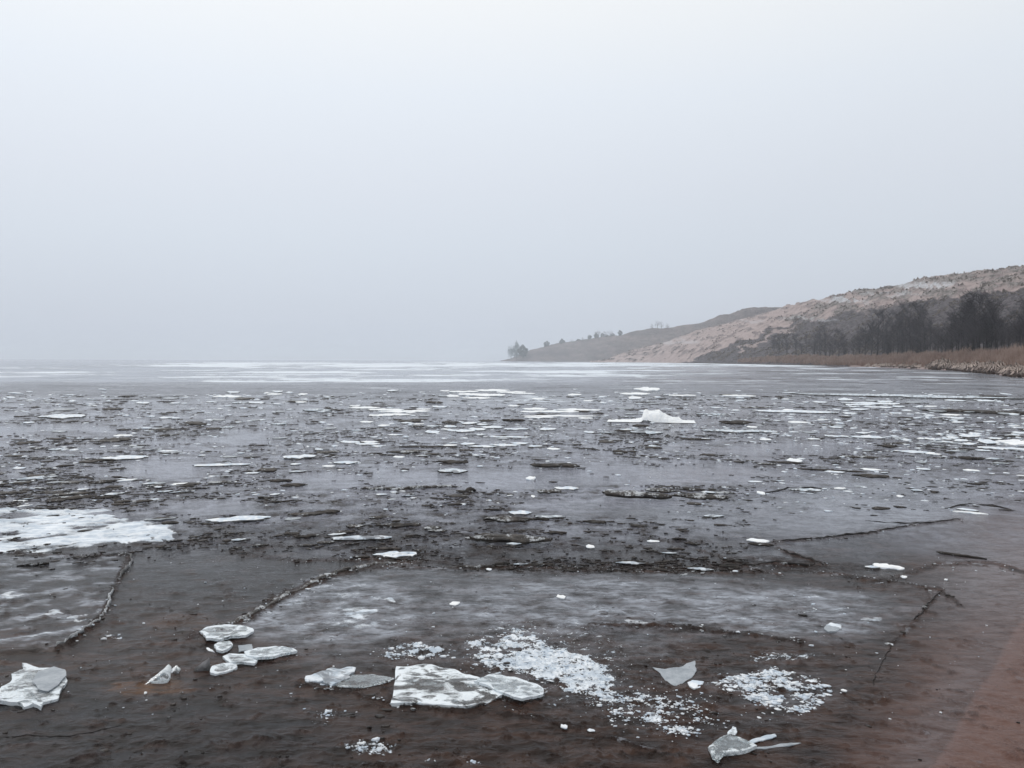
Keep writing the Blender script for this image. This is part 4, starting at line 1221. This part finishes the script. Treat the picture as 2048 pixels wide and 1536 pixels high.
PIECES = [
    # px, near row, width, height, kind, yaw, name, label
    (794, 1116, 88, 15, 'white', 0, 'ice_floe', 'boat shaped white ice floe with a dark wet underside in mid water'),
    (478, 1047, 124, 14, 'white', 0, 'ice_floe', 'long blunt white ice bar between the dark pools at left'),
    (318, 1043, 60, 8, 'grey', 0, 'ice_floe', 'flat grey ice tongue touching the right end of the snow field'),
    (585, 1041, 34, 8, 'grey', 8, 'ice_floe', 'small leaf shaped pale plate right of the long white bar'),
    (1020, 1088, 165, 22, 'mixed', -5, 'ice_plate', 'long curved dark ice plate with a bright front edge, mid centre'),
    (1018, 1046, 92, 14, 'mixed', -3, 'ice_plate', 'dark brown plate with white flecks below the crumbly white floe'),
    (1040, 1031, 46, 11, 'white', 0, 'ice_floe', 'crumbly white floe above the flecked brown plate'),
    (1098, 1038, 62, 8, 'capped', 0, 'ice_plate', 'narrow white capped plate right of the crumbly white floe'),
    (1270, 999, 140, 20, 'mixed', -5, 'ice_plate', 'big brown frost crusted plate, largest dark piece right of centre'),
    (1320, 986, 60, 12, 'mixed', -3, 'ice_plate', 'dark plate with white rim leaning on the big brown crusted plate'),
    (1405, 1000, 110, 14, 'mixed', 0, 'ice_plate', 'brown plate with white crumbs on its near edge right of the crusted plate'),
    (1133, 981, 48, 9, 'white', 0, 'ice_floe', 'clean white lens of ice on the open pool right of centre'),
    (1096, 988, 50, 11, 'mixed', -3, 'ice_plate', 'oval dark plate with frosted top left of the clean white lens'),
    (1107, 937, 100, 11, 'dark', -2, 'ice_plate', 'long dark olive lens of ice on the smooth pool'),
    (905, 948, 60, 12, 'capped', -2, 'ice_plate', 'white topped plate with a sharp dark front edge at centre'),
    (1589, 926, 30, 10, 'bright', 0, 'ice_block', 'square white ice block sitting on a dark plate at right'),
    (1572, 928, 72, 6, 'dark', 0, 'ice_plate', 'thin dark plate under the square white block'),
    (1606, 986, 64, 9, 'capped', 0, 'ice_plate', 'white crusted plate in the smooth water right of the brown plates'),
    (1660, 943, 130, 5, 'dark', 3, 'ice_ridge', 'long low dark ridge of ice slanting above the pale sheet'),
    (455, 796, 58, 6, 'bright', 0, 'ice_floe', 'bright white floe far out at left, near edge of the dark band'),
    (128, 838, 84, 10, 'white', 3, 'ice_floe', 'slanted white slab far left with a square right end'),
    (250, 921, 86, 11, 'white', 2, 'ice_floe', 'low white floe with dark rubble before it at left'),
    (596, 920, 66, 11, 'white', 3, 'ice_floe', 'white wedge of ice on dark slush left of centre'),
    (440, 934, 110, 8, 'white', -2, 'ice_floe', 'long curved white rim of ice in the left slush'),
    (690, 930, 48, 8, 'white', 0, 'ice_floe', 'white floe with a dark lower edge left of the centre pools'),
    (1296, 783, 52, 9, 'bright', 0, 'ice_floe', 'flat topped bright floe, farther of the pair beyond the snow mound'),
    (1270, 791, 60, 6, 'bright', -2, 'ice_floe', 'thin bright floe, nearer of the pair beyond the snow mound'),
    (1362, 793, 56, 4, 'bright', 0, 'ice_floe', 'thin white strip of ice right of the bright pair'),
    (1475, 794, 66, 5, 'bright', 0, 'ice_floe', 'thin white strip at the left end of the long ledge'),
    (1800, 796, 420, 7, 'capped', 0, 'ice_ledge', 'very long straight ice ledge with dark front across the right'),
    (1745, 810, 110, 6, 'white', 0, 'ice_floe', 'pale straight floe under the long ledge'),
    (1590, 827, 165, 7, 'white', 0, 'ice_ledge', 'long pale ledge of ice left of the brown open water'),
    (1472, 867, 150, 9, 'capped', 0, 'ice_ledge', 'frosty ledge with a dark front right of the snow mound'),
    (1390, 880, 66, 5, 'dark', -3, 'ice_ridge', 'thin dark sliver below the frosty ledge'),
    (1960, 827, 220, 8, 'dark', 0, 'ice_ridge', 'broad dark open edge of ice at the far right'),
    (2035, 893, 70, 14, 'bright', -4, 'ice_block', 'thick white ice slab pushed up at the right edge'),
    (1975, 890, 34, 12, 'white', 20, 'ice_block', 'tilted white block leaning left of the thick slab at right'),
    (2000, 901, 90, 8, 'white', 0, 'ice_floe', 'long pale floe in front of the pushed up blocks at right'),
    (1938, 876, 40, 9, 'white', 10, 'ice_block', 'broken white block behind the tilted one at right'),
    (1780, 897, 30, 9, 'dark', 0, 'ice_block', 'dark rounded lump of ice among pale floes at right'),
    (1830, 907, 78, 6, 'white', -3, 'ice_floe', 'pale curved floe right of the dark rounded lump'),
    (1735, 878, 66, 6, 'white', 0, 'ice_floe', 'white ragged floe left of the pushed up blocks'),
    (1672, 875, 48, 5, 'white', 0, 'ice_floe', 'thin white floe with dark edge above the pale sheet'),
    (1775, 1140, 58, 15, 'bright', 0, 'ice_lump', 'white lump of snowy ice lying on brown ice at right'),
    (1745, 1138, 30, 7, 'white', 0, 'ice_floe', 'flat white tail left of the white snowy lump'),
    (1516, 1086, 44, 9, 'bright', 0, 'ice_floe', 'white cap on dark ice below the pale sheet'),
    (1522, 1093, 50, 8, 'dark', 0, 'ice_plate', 'dark stony looking piece under the white cap'),
    (1522, 992, 16, 10, 'bright', 20, 'ice_block', 'small bright upright chip right of the white crumbed brown plate'),
    (720, 1084, 120, 15, 'capped', 0, 'ice_plate', 'frost topped plate with dark front above the boat shaped floe'),
    (866, 1062, 38, 11, 'mixed', 0, 'ice_plate', 'dark lump with a white speck at its left end'),
    (800, 1055, 92, 10, 'dark', 2, 'ice_plate', 'dark lens of ice left of the lump with a white speck'),
    (655, 1028, 50, 10, 'dark', 4, 'ice_plate', 'short dark plate in the slush right of the leaf shaped one'),
    (612, 1078, 48, 9, 'dark', 5, 'ice_plate', 'black edged plate above the dark pool at left'),
    (560, 965, 46, 9, 'dark', 0, 'ice_plate', 'olive dark pair member, upper, in the left slush'),
    (588, 974, 54, 9, 'dark', 6, 'ice_plate', 'olive dark pair member, lower, tilted up to the right'),
    (535, 945, 38, 10, 'dark', -3, 'ice_plate', 'stacked dark plate above the olive pair'),
    (820, 907, 90, 8, 'mixed', 5, 'ice_plate', 'long dark plate slanting up right with a frosty top'),
    (850, 895, 120, 4, 'dark', -3, 'ice_ridge', 'long thin dark ridge above the slanting plate'),
    (1920, 1113, 90, 7, 'dark', -9, 'ice_ridge', 'dark heavy edge of sandy ice slanting down right'),
    (1940, 1028, 62, 5, 'bright', 0, 'ice_floe', 'small white floe near the dark heavy edge at right'),
    (1935, 1023, 40, 5, 'white', -6, 'ice_floe', 'little white cap just above the small white floe at right'),
    (1833, 985, 22, 5, 'capped', 0, 'ice_plate', 'small white tipped dark plate on the pale sheet at right'),
    (1800, 996, 14, 6, 'bright', 0, 'ice_lump', 'white chip on the pale smooth sheet at right'),
    (1808, 1157, 12, 8, 'bright', 20, 'ice_lump', 'white crumb right of the snowy lump'),
    (1892, 1162, 8, 5, 'bright', 20, 'ice_lump', 'tiny white crumb on the brown ice farther right'),
    (1128, 1461, 14, 12, 'bright', 20, 'ice_lump', 'small white chip below the large clear slab'),
    (1182, 1467, 16, 9, 'white', 0, 'ice_lump', 'small squarish white chip right of the one below the slab'),
    (1688, 1388, 12, 6, 'bright', 0, 'ice_lump', 'small white chip alone on brown ice at right'),
    (291, 1388, 6, 5, 'bright', 0, 'ice_lump', 'tiny white bead before the rusty stain'),
    (910, 1214, 24, 12, 'bright', 10, 'ice_lump', 'white crumb in the middle of the grey plate'),
    (1122, 1203, 18, 10, 'bright', 10, 'ice_lump', 'white crumb cluster right of the middle crumb on the grey plate'),
    (1180, 1098, 18, 9, 'bright', 0, 'ice_lump', 'white crumb alone above the dark seam'),
    (978, 1144, 12, 7, 'bright', 0, 'ice_lump', 'white crumb on the dark seam right of centre'),
    (1306, 1085, 26, 6, 'bright', -5, 'ice_floe', 'small white floe with a dark tail right of the curved plate'),
    (1062, 962, 22, 11, 'bright', 0, 'ice_shard', 'bright triangular upright chip in the centre pool'),
    (1066, 996, 8, 6, 'bright', 0, 'ice_lump', 'tiny white bead on the pool below the dark frosted oval'),
    (1175, 822, 0, 0, None, 0, '', ''),
]
for i, (px, py1, w, h, key, yaw, nm, lab) in enumerate(PIECES):
    if not key: continue
    o = lay(px, py1, w, h, key, i, yaw=yaw, name=nm)
    tag(o, lab, nm.replace('_', ' '))

# tight clusters of flat snowy floes far out: every floe its own thing
def cluster(spots, key, label, group, name='ice_floe'):
    spots = sorted(spots)
    for i, (px, py1, w, h) in enumerate(spots):
        o = lay(px, py1, w, h, key, i, name=name, tau=4, yaw=random.uniform(-6, 6))
        tag(o, label + ', ' + ordn(i, len(spots)), name.replace('_', ' '), group)


cluster([(925, 786, 60, 5), (985, 784, 70, 6), (940, 792, 50, 6), (975, 794, 80, 6), (1020, 787, 60, 5), (1045, 789, 48, 4), (905, 795, 26, 6), (955, 799, 60, 5), (890, 783, 20, 3)],
        'bright', 'bright snowy floe in the far group before the dark band', 'snowy floes before the dark band')
cluster([(730, 818, 60, 5), (770, 822, 70, 6), (800, 826, 80, 6), (760, 833, 50, 5), (830, 825, 60, 5), (790, 832, 70, 5), (710, 813, 22, 3), (847, 820, 34, 4)],
        'bright', 'bright snowy floe in the ragged chain left of the pale patch', 'snowy chain left of the pale patch')
cluster([(1070, 821, 50, 6), (1110, 826, 90, 6), (1150, 823, 70, 6), (1185, 822, 40, 4), (1060, 826, 40, 4), (1120, 834, 160, 4), (1075, 838, 60, 5), (1170, 838, 30, 4)],
        'bright', 'bright snowy floe in the chain left of the snow mound', 'snowy chain left of the snow mound')
cluster([(865, 868, 30, 8), (905, 864, 24, 6), (930, 866, 40, 8), (955, 862, 36, 7), (985, 858, 46, 7), (1030, 861, 50, 6), (1095, 862, 34, 8), (940, 850, 34, 7), (900, 856, 26, 6)],
        'white', 'white ice chunk in the crumbly belt below the far snowy floes', 'white chunks of the crumbly belt')
cluster([(935, 892, 30, 7), (965, 896, 60, 6), (1010, 893, 60, 6), (1040, 890, 40, 6), (1070, 895, 30, 5), (700, 887, 40, 6), (735, 891, 50, 6), (1020, 876, 90, 4), (755, 896, 26, 5)],
        'white', 'white ice strip among dark ridges left of centre', 'white strips among the dark ridges')
cluster([(1690, 802, 30, 6), (1715, 812, 50, 5), (1720, 822, 40, 6), (1770, 806, 30, 5), (1790, 828, 24, 4), (1700, 829, 30, 5), (1910, 803, 40, 4), (1900, 837, 50, 4), (1640, 806, 30, 4), (1745, 816, 36, 4), (1770, 817, 30, 5)],
        'white', 'pale broken piece in the rubble under the long ledge at right', 'rubble pieces under the long ledge')
cluster([(1905, 878, 24, 7), (1922, 884, 26, 6), (1950, 870, 24, 6), (1990, 880, 26, 7), (2025, 874, 30, 5), (1940, 892, 26, 8), (2015, 889, 26, 6), (1890, 886, 30, 4), (1965, 903, 30, 4), (2040, 868, 30, 5), (1860, 880, 24, 5)],
        'white', 'small broken white block piled near the right edge', 'pile of white blocks near the right edge')


# snow mound
def mound():
    root_px, root_py = 1308, 846
    g = G(root_px, root_py - 3)
    k = g.y / FOC
    nx, ny = 110, 34
    xs = np.linspace(-92, 80, nx); ys = np.linspace(-.5, .5, ny)
    X, Y = np.meshgrid(xs, ys, indexing='xy')
    prof = np.interp(X + 1308, [1236, 1244, 1256, 1275, 1284, 1287, 1292, 1298, 1306, 1314, 1318, 1324, 1332, 1340, 1350, 1358, 1362, 1375, 1388],
                     [0, .8, 1.6, 3, 6, 20, 23.5, 20, 21, 21.5, 22.5, 18, 14, 9, 7.5, 6, 2.5, 1.5, 0])
    D = 1.0
    hw = np.interp(X + 1308, [1216, 1260, 1285, 1330, 1388], [.12, .32, .5, .45, .1])
    q = np.clip(1 - (np.abs(Y) * .5 / hw * 1.9) ** 2, 0, 1) ** .6
    Z = prof * k * q
    wx = X * k; wy = Y * D
    nse = fbm(wx * 5, wy * 5, 55, 4, .6)
    blk = np.round((Z + nse * .03) / .035) * .035
    Z = np.where(Z > .02, Z * .45 + blk * .55 + nse * .018, Z)
    Z = np.maximum(Z, -.01) - .004
    V = np.stack([wx.ravel() + nse.ravel() * .01, wy.ravel(), Z.ravel()], -1)
    me = mesh_np('snow_mound', V, grid_faces(ny, nx), M_SNOWB, smooth=False)
    o = link('snow_mound', me, None, (g.x, g.y, surf_z(g.x, g.y) + .01))
    o.rotation_euler = (0, 0, math.atan2(-g.x, g.y))
    tag(o, 'bright white snow mound with a jagged top, tallest lump on the ice', 'snow mound')


mound()


# long twig like ridge with a knob, raised seams and cracks
def ribbon(name, pts_px, w, h, mat, label, cat, seed=1, wob=.012, step=.03, kind=None, beads=True, group=None):
    pts = [G(x, y) for x, y in pts_px]
    rs = random.Random(seed)
    P = []
    for a, b in zip(pts[:-1], pts[1:]):
        n = max(2, int((b - a).length / step))
        n = min(n, 60)
        for i in range(n):
            P.append(a.lerp(b, i / n))
    P.append(pts[-1])
    c = P[len(P) // 2].copy()
    if name == 'ice_crack': w *= .6
    f = fields(np.array([p.x for p in P]), np.array([p.y for p in P]))['z']
    V, F = [], []
    off = 0
    for i, p in enumerate(P):
        d = (P[min(i + 1, len(P) - 1)] - P[max(i - 1, 0)]).normalized()
        s = Vector((-d.y, d.x, 0))
        off = off * .7 + rs.uniform(-wob, wob)
        end = min(1, min(i, len(P) - 1 - i) / 3 + .15)
        ww = w * rs.uniform(.5, 1.3) * end; hh = h * (rs.uniform(.35, 1.3) if beads else 1) * end
        q = p + s * off
        z = float(f[i])
        for (u, zz) in ((-1, -.012), (-.6, hh * rs.uniform(.5, 1)), (.5, hh), (1, -.012)):
            r_ = q + s * ww * .5 * u
            V.append((r_.x - c.x, r_.y - c.y, z + zz))
    for i in range(len(P) - 1):
        for k in range(3):
            a = i * 4 + k
            F += [(a, a + 1, a + 5), (a, a + 5, a + 4)]
        F += [(i * 4 + 3, i * 4, i * 4 + 4), (i * 4 + 3, i * 4 + 4, i * 4 + 7)]
    me = mesh_np(name, V, F, mat, {'rim': np.full(len(V), .7)})
    o = link(name, me, None, (c.x, c.y, 0))
    tag(o, label, cat, group, kind)
    return o


ribbon('ice_ridge', [(715, 978), (745, 980), (800, 979), (860, 976), (925, 974)], .05, .03, M_DARK2, 'long thin twig like dark ridge across the centre pool', 'ice ridge', 3, .01, .05)
shard(941, 983, .14, .07, M_DARK, 'dark knob at the right end of the twig like ridge', yaw=0, lean=60, thick=.04, seed=41, prof=[(-.5, .3), (-.3, .8), (0, 1), (.3, .7), (.5, .4), (.2, 0), (-.2, 0)])
ribbon('raised_ice_edge', [(110, 1300), (150, 1276), (180, 1256), (200, 1240), (215, 1222), (217, 1205), (222, 1188), (224, 1180)], .013, .014, M_EDGE2,
       'glinting beaded rim of the brown plate at left, lower stretch', 'ice edge', 5, .010, .02)
ribbon('raised_ice_edge', [(236, 1158), (248, 1145), (256, 1134), (264, 1122), (260, 1114), (240, 1113), (205, 1116)], .022, .022, M_EDGE,
       'hooked dark and white rim at the top corner of the brown plate', 'ice edge', 6, .010, .025)
ribbon('raised_ice_edge', [(400, 1270), (450, 1252), (500, 1235), (535, 1212), (560, 1196), (600, 1178), (640, 1160), (690, 1144), (745, 1131), (800, 1128)], .05, .016, M_DARK2,
       'long crumbly dark seam curving between the pool and the grey plate', 'ice edge', 7, .02, .03)
ribbon('raised_ice_edge', [(880, 1136), (940, 1137), (985, 1134), (1015, 1130)], .03, .016, M_DARK2,
       'short dark seam crossing the middle below the boat shaped floe', 'ice edge', 8, .012, .03)
CRK = noisy_mat('crack', ((.008, .007, .007), (.016, .013, .012)), 20, rough=.6)
ribbon('ice_crack', [(1885, 1182), (1868, 1200), (1850, 1222), (1832, 1240)], .016, .005, CRK, 'upper slanting stretch of the crack through the brown ice at right', 'ice crack', 9, .012, .03)
ribbon('ice_crack', [(1780, 1288), (1772, 1312), (1762, 1334), (1748, 1358), (1744, 1372)], .010, .004, CRK, 'thin winding lower crack in the smooth brown ice', 'ice crack', 10, .008, .02)
ribbon('ice_crack', [(1545, 1084), (1600, 1080), (1680, 1074), (1730, 1067), (1765, 1060), (1800, 1054), (1845, 1047), (1885, 1043), (1920, 1040)], .04, .01, CRK, 'long dark crack under the pale smooth sheet at right', 'ice crack', 11, .025, .06)
ribbon('ice_crack', [(1730, 1040), (1770, 1045), (1820, 1046), (1845, 1042)], .04, .012, CRK, 'short dark crack joining the long one from the left', 'ice crack', 12, .02, .06)
ribbon('ice_crack', [(1555, 1098), (1590, 1110), (1620, 1120), (1650, 1130)], .03, .01, CRK, 'slanting dark crack right of the white cap', 'ice crack', 13, .015, .04)
ribbon('ice_crack', [(1420, 1130), (1500, 1131), (1560, 1128), (1640, 1132)], .035, .012, CRK, 'straight dark crack across the brown seam at right', 'ice crack', 14, .015, .04)
ribbon('ice_crack', [(1890, 1020), (1940, 1008), (1985, 1012), (2030, 1022)], .05, .015, CRK, 'dark gash in the pinkish ice near the right edge', 'ice crack', 15, .015, .06)
ribbon('ice_crack', [(1500, 985), (1545, 984), (1570, 975), (1640, 978), (1700, 980)], .05, .012, CRK, 'dark line above the white crusted plate at right', 'ice crack', 16, .03, .08)
ribbon('ice_crack', [(0, 1475), (60, 1473), (130, 1472), (200, 1462), (250, 1448)], .008, .003, CRK, 'faint dark crack across the black ice at bottom left', 'ice crack', 17, .008, .02)


# ------------------------------------------------------------------ scattered shards: the largest singly, the rest as one mass
def scatter(n, rows, dens):
    """random plan positions, denser where dens says so"""
    out_ = []
    while len(out_) < n:
        m = n * 3
        py = rng.uniform(rows[0], rows[1], m); px = rng.uniform(-160, 2210, m)
        X, Y = GN(px, py)
        f = fields(X, Y)
        keep = rng.random(m) < dens(f, px, py)
        for a in zip(px[keep], py[keep], X[keep], Y[keep], f['z'][keep], f['slush'][keep]):
            out_.append(a)
            if len(out_) >= n: break
    return np.array(out_[:n])


def mass(name, S, Lm, Dm, Tm, tau, mat, label, cat, nshape=8, n=6, lens=.4):
    Vs, Fs, b = [], [], 0
    shapes = [unit_plate(300 + i, n, lens, False)[:2] for i in range(nshape)]
    for i, (px, py, X, Y, z, sl) in enumerate(S):
        V, F = shapes[i % nshape]
        L, D, T = Lm[i], Dm[i], Tm[i]
        ta = tau[i]
        a = math.atan2(-X, Y) + rng.normal() * .35
        v = V * [L, D, T]
        y = v[:, 1] * math.cos(ta) - v[:, 2] * math.sin(ta); zz = v[:, 1] * math.sin(ta) + v[:, 2] * math.cos(ta)
        x = v[:, 0]
        ca, sa = math.cos(a), math.sin(a)
        Vs.append(np.stack([x * ca - y * sa + X, x * sa + y * ca + Y, zz + z + D * .5 * abs(math.sin(ta)) - T * .35], -1))
        Fs.append(F + b); b += len(V)
    me = mesh_np(name, np.vstack(Vs), np.vstack(Fs), mat)
    return tag(link(name, me), label, cat, kind='stuff')


def d_dark(f, px, py):
    lead = ell(px, py, 1250, 885, 80, 30) + ell(px, py, 1200, 1140, 320, 22) + ell(px, py, 60, 1000, 300, 26) + ell(px, py, 330, 868, 90, 14)
    X, Y = GN(px, py); r = np.log(np.hypot(X, Y)); az = np.arctan2(X, Y)
    cl = ss(-.15, .35, fbm(r * 16, az * 7, 141, 4, .6))
    base = np.maximum(f['mid'], .75 * ss(300, 330, py - 721) * (1 - ss(400, 425, py - 721)) * (px < 1500)) * (.04 + .9 * f['slush'] * cl) * (1 - .9 * f['pool']) + .5 * np.clip(lead, 0, 1)
    return np.clip(base * (1 - .8 * ((px > 1550) & (py > 930))) * (1 - .85 * f['frost']) * (py > 790), 0, 1)


S = scatter(9200, (786, 1145), d_dark)
d = np.hypot(S[:, 2], S[:, 3])
wpx = rng.lognormal(1.85, .72, len(S)).clip(2.5, 60) * np.interp(S[:, 1], [790, 1075], [.9, 1.1])
hpx = wpx * rng.uniform(.07, .26, len(S)) * np.interp(S[:, 1], [790, 900, 1075], [.6, .85, 1.1])
hpx = hpx.clip(1.3, 7.5)
order = np.argsort(-wpx)
big = order[:230]; rest = order[230:]
for k, i in enumerate(big):
    o = lay(S[i, 0], S[i, 1], wpx[i] * 1.15, hpx[i] * 1.1, ('dark', 'dark', 'mixed', 'dark', 'capped')[k % 5], k, name='dark_ice_shard', yaw=rng.normal() * 8, tau=float(rng.uniform(10, 32)))
    far = S[i, 1] < 880
    capped = k % 5 == 4
    side = 'left' if S[i, 0] < 700 else ('middle' if S[i, 0] < 1400 else 'right')
    kindw = 'frost capped' if capped else ('dark frost flecked' if k % 5 == 2 else 'dark wet')
    tag(o, f'{kindw} ice shard in the {"far" if far else "nearer"} slush on the {side} of the photo', 'ice shard',
        f'{kindw} shards, {"far" if far else "nearer"} {side}')
# the far small ones as a mass
Sr = S[rest]; dr = d[rest]
L = wpx[rest] / FOC * dr
tau = np.radians(rng.uniform(8, 38, len(Sr)))
vis = hpx[rest] / FOC * dr
D = (vis * .8 / (np.cos(tau) * CAM_H / dr + np.sin(tau))).clip(.01, 1.5)
mass('dark_ice_rubble', Sr, L, D, (vis * .25).clip(.006, .05), tau, M_DARK, 'countless small dark shards and nodules frozen into the slush', 'ice rubble')

# small white chips and strips in the slush
S = scatter(2300, (770, 1090), lambda f, px, py: np.clip(f['mid'] * (.10 + .5 * f['slush']) * (1 - .7 * f['pool']) * np.interp(py, [770, 880, 1060], [1, .7, .25]) + .3 * ell(px, py, 1750, 860, 350, 50), 0, 1))
d = np.hypot(S[:, 2], S[:, 3])
wpx = rng.lognormal(2.0, .65, len(S)).clip(3, 40); hpx = (wpx * rng.uniform(.1, .3, len(S))).clip(1.3, 5)
order = np.argsort(-wpx); big = order[:150]; rest = order[150:]
for k, i in enumerate(big):
    o = lay(S[i, 0], S[i, 1], wpx[i], hpx[i], ('white', 'bright', 'grey')[k % 3], k, name='ice_chip', yaw=rng.normal() * 8, tau=float(rng.uniform(2, 12)))
    far = S[i, 1] < 860
    side = 'left' if S[i, 0] < 700 else ('middle' if S[i, 0] < 1400 else 'right')
    cw = ('pale', 'bright white', 'grey')[k % 3]
    tag(o, f'small {cw} ice chip in the {"far" if far else "nearer"} slush on the {side} of the photo', 'ice chip', f'{cw} chips, {"far" if far else "nearer"} {side}')
Sr = S[rest]; dr = d[rest]; L = wpx[rest] / FOC * dr; tau = np.radians(rng.uniform(0, 14, len(Sr))); vis = hpx[rest] / FOC * dr
D = (vis / (np.cos(tau) * CAM_H / dr + np.sin(tau))).clip(.01, 1.5)
mass('white_ice_crumbs', Sr, L, D, (vis * .2).clip(.005, .04), tau, M_SNOW, 'many tiny white ice crumbs sprinkled through the grey slush', 'ice crumbs')


# crumbs on the near plates
def crumbs(name, n, dens, rows, cols, size, mat, label, thick=.0035, tilt=8):
    out_ = []
    while len(out_) < n:
        m = n * 4
        py = rng.uniform(*rows, m); px = rng.uniform(*cols, m)
        X, Y = GN(px, py); f = fields(X, Y)
        keep = rng.random(m) < dens(f, px, py, X, Y)
        out_ += list(zip(px[keep], py[keep], X[keep], Y[keep], f['z'][keep], f['slush'][keep]))
    S = np.array(out_[:n])
    L = rng.lognormal(math.log(size * .75), .75, n).clip(size * .3, size * 4)
    mass(name, S, L, L * rng.uniform(.3, .8, n), np.minimum(thick * rng.uniform(.5, 1.5, n), L * .3), np.radians(rng.uniform(-6, tilt, n)), mat, label, 'frost crumbs', n=6, lens=.15)


crumbs('frost_crumbs', 1700, lambda f, px, py, X, Y: ss(.3, .9, f['crumb']) * poly_mask(px, py, CR1, 50, 1.6) * .9 + .02 * poly_mask(px, py, CR1, 120, 1.6), (1245, 1425), (880, 1300), .0105, M_SNOW,
       'field of crumbly white frost on the grey plate behind the large slab')
crumbs('frost_crumbs', 1100, lambda f, px, py, X, Y: ss(.2, .8, f['crumb']) * poly_mask(px, py, CR2, 50, 1.6) + .02 * poly_mask(px, py, CR2, 120, 1.6), (1310, 1450), (1400, 1690), .012, M_SNOW,
       'patch of white frost flakes on brown ice at right')
crumbs('frost_crumbs', 900, lambda f, px, py, X, Y: ss(.1, .6, f['crumb']) * poly_mask(px, py, CR3, 60, 1.6) + .06 * poly_mask(px, py, CR3, 90, 1.6), (1360, 1490), (1170, 1470), .008, M_SNOW,
       'sparse white frost beads on dark ice below the two frost fields', thick=.005, tilt=20)
crumbs('frost_crumbs', 260, lambda f, px, py, X, Y: ell(px, py, 820, 1308, 80, 16) + ell(px, py, 735, 1495, 46, 12) + ell(px, py, 655, 1430, 24, 12) + ell(px, py, 860, 1520, 16, 5) + ell(px, py, 950, 1526, 20, 6) + ell(px, py, 225, 1275, 26, 8),
       (1265, 1532), (180, 1000), .010, M_SNOW, 'little heaps of glinting ice beads in the dark foreground', thick=.010, tilt=40)
crumbs('frost_crumbs', 320, lambda f, px, py, X, Y: .3 + 0 * px, (1110, 1440), (0, 1980), .008, M_SNOW, 'single white specks sprinkled over the near grey and brown ice', thick=.006, tilt=20)
def near_seams(f, px, py, X, Y):
    m = np.zeros(px.shape)
    for p_, w_ in SEAMS: m = np.maximum(m, line_mask(px, py, p_, w_ * 1.5))
    return m
crumbs('seam_rubble', 620, near_seams, (1040, 1420), (0, 2048), .014, M_DARK2, 'crumbled dark ice grit lining the seams between the near plates', thick=.006, tilt=18)
crumbs('seam_crumbs', 150, near_seams, (1040, 1420), (0, 2048), .011, M_SNOW, 'white ice grit lining the seams between the near plates', thick=.006, tilt=20)
crumbs('dark_ice_nodules', 260, lambda f, px, py, X, Y: ss(-.05, .5, fbm(X * 2.2, Y * 2.2, 171, 4)) * (1 - .8 * (px > 1750)), (1150, 1530), (0, 1900), .017, M_DARK, 'dark frozen nodules and flakes set in the near brown ice', thick=.004, tilt=8)
crumbs('dark_specks', 70, lambda f, px, py, X, Y: .2 + .8 * (px > 1700), (1000, 1520), (0, 2048), .007, CRK, 'single dark grains lying on the ice and wet sand', thick=.004, tilt=20)

# ------------------------------------------------------------------ haze
def haze():
    V = [(x, y, z) for z in (-3, 75) for x, y in ((-5200, -120), (5200, -120), (5200, 8900), (-5200, 8900))]
    F = [(3, 2, 1, 0), (4, 5, 6, 7), (0, 1, 5, 4), (1, 2, 6, 5), (2, 3, 7, 6), (3, 0, 4, 7)]
    m = bpy.data.materials.new('haze'); m.use_nodes = True
    nt = m.node_tree
    for n in list(nt.nodes): nt.nodes.remove(n)
    o_ = nt.nodes.new('ShaderNodeOutputMaterial'); pv = nt.nodes.new('ShaderNodeVolumePrincipled')
    pv.inputs['Anisotropy'].default_value = .32; pv.inputs['Color'].default_value = (.90, .95, 1, 1); pv.inputs['Density'].default_value = HAZE
    nt.links.new(pv.outputs[0], o_.inputs['Volume'])
    me = mesh_np('haze', V, F, m)
    tag(link('haze', me), 'thin cold haze over the lagoon', kind='stuff')


HAZE = .00034
haze()
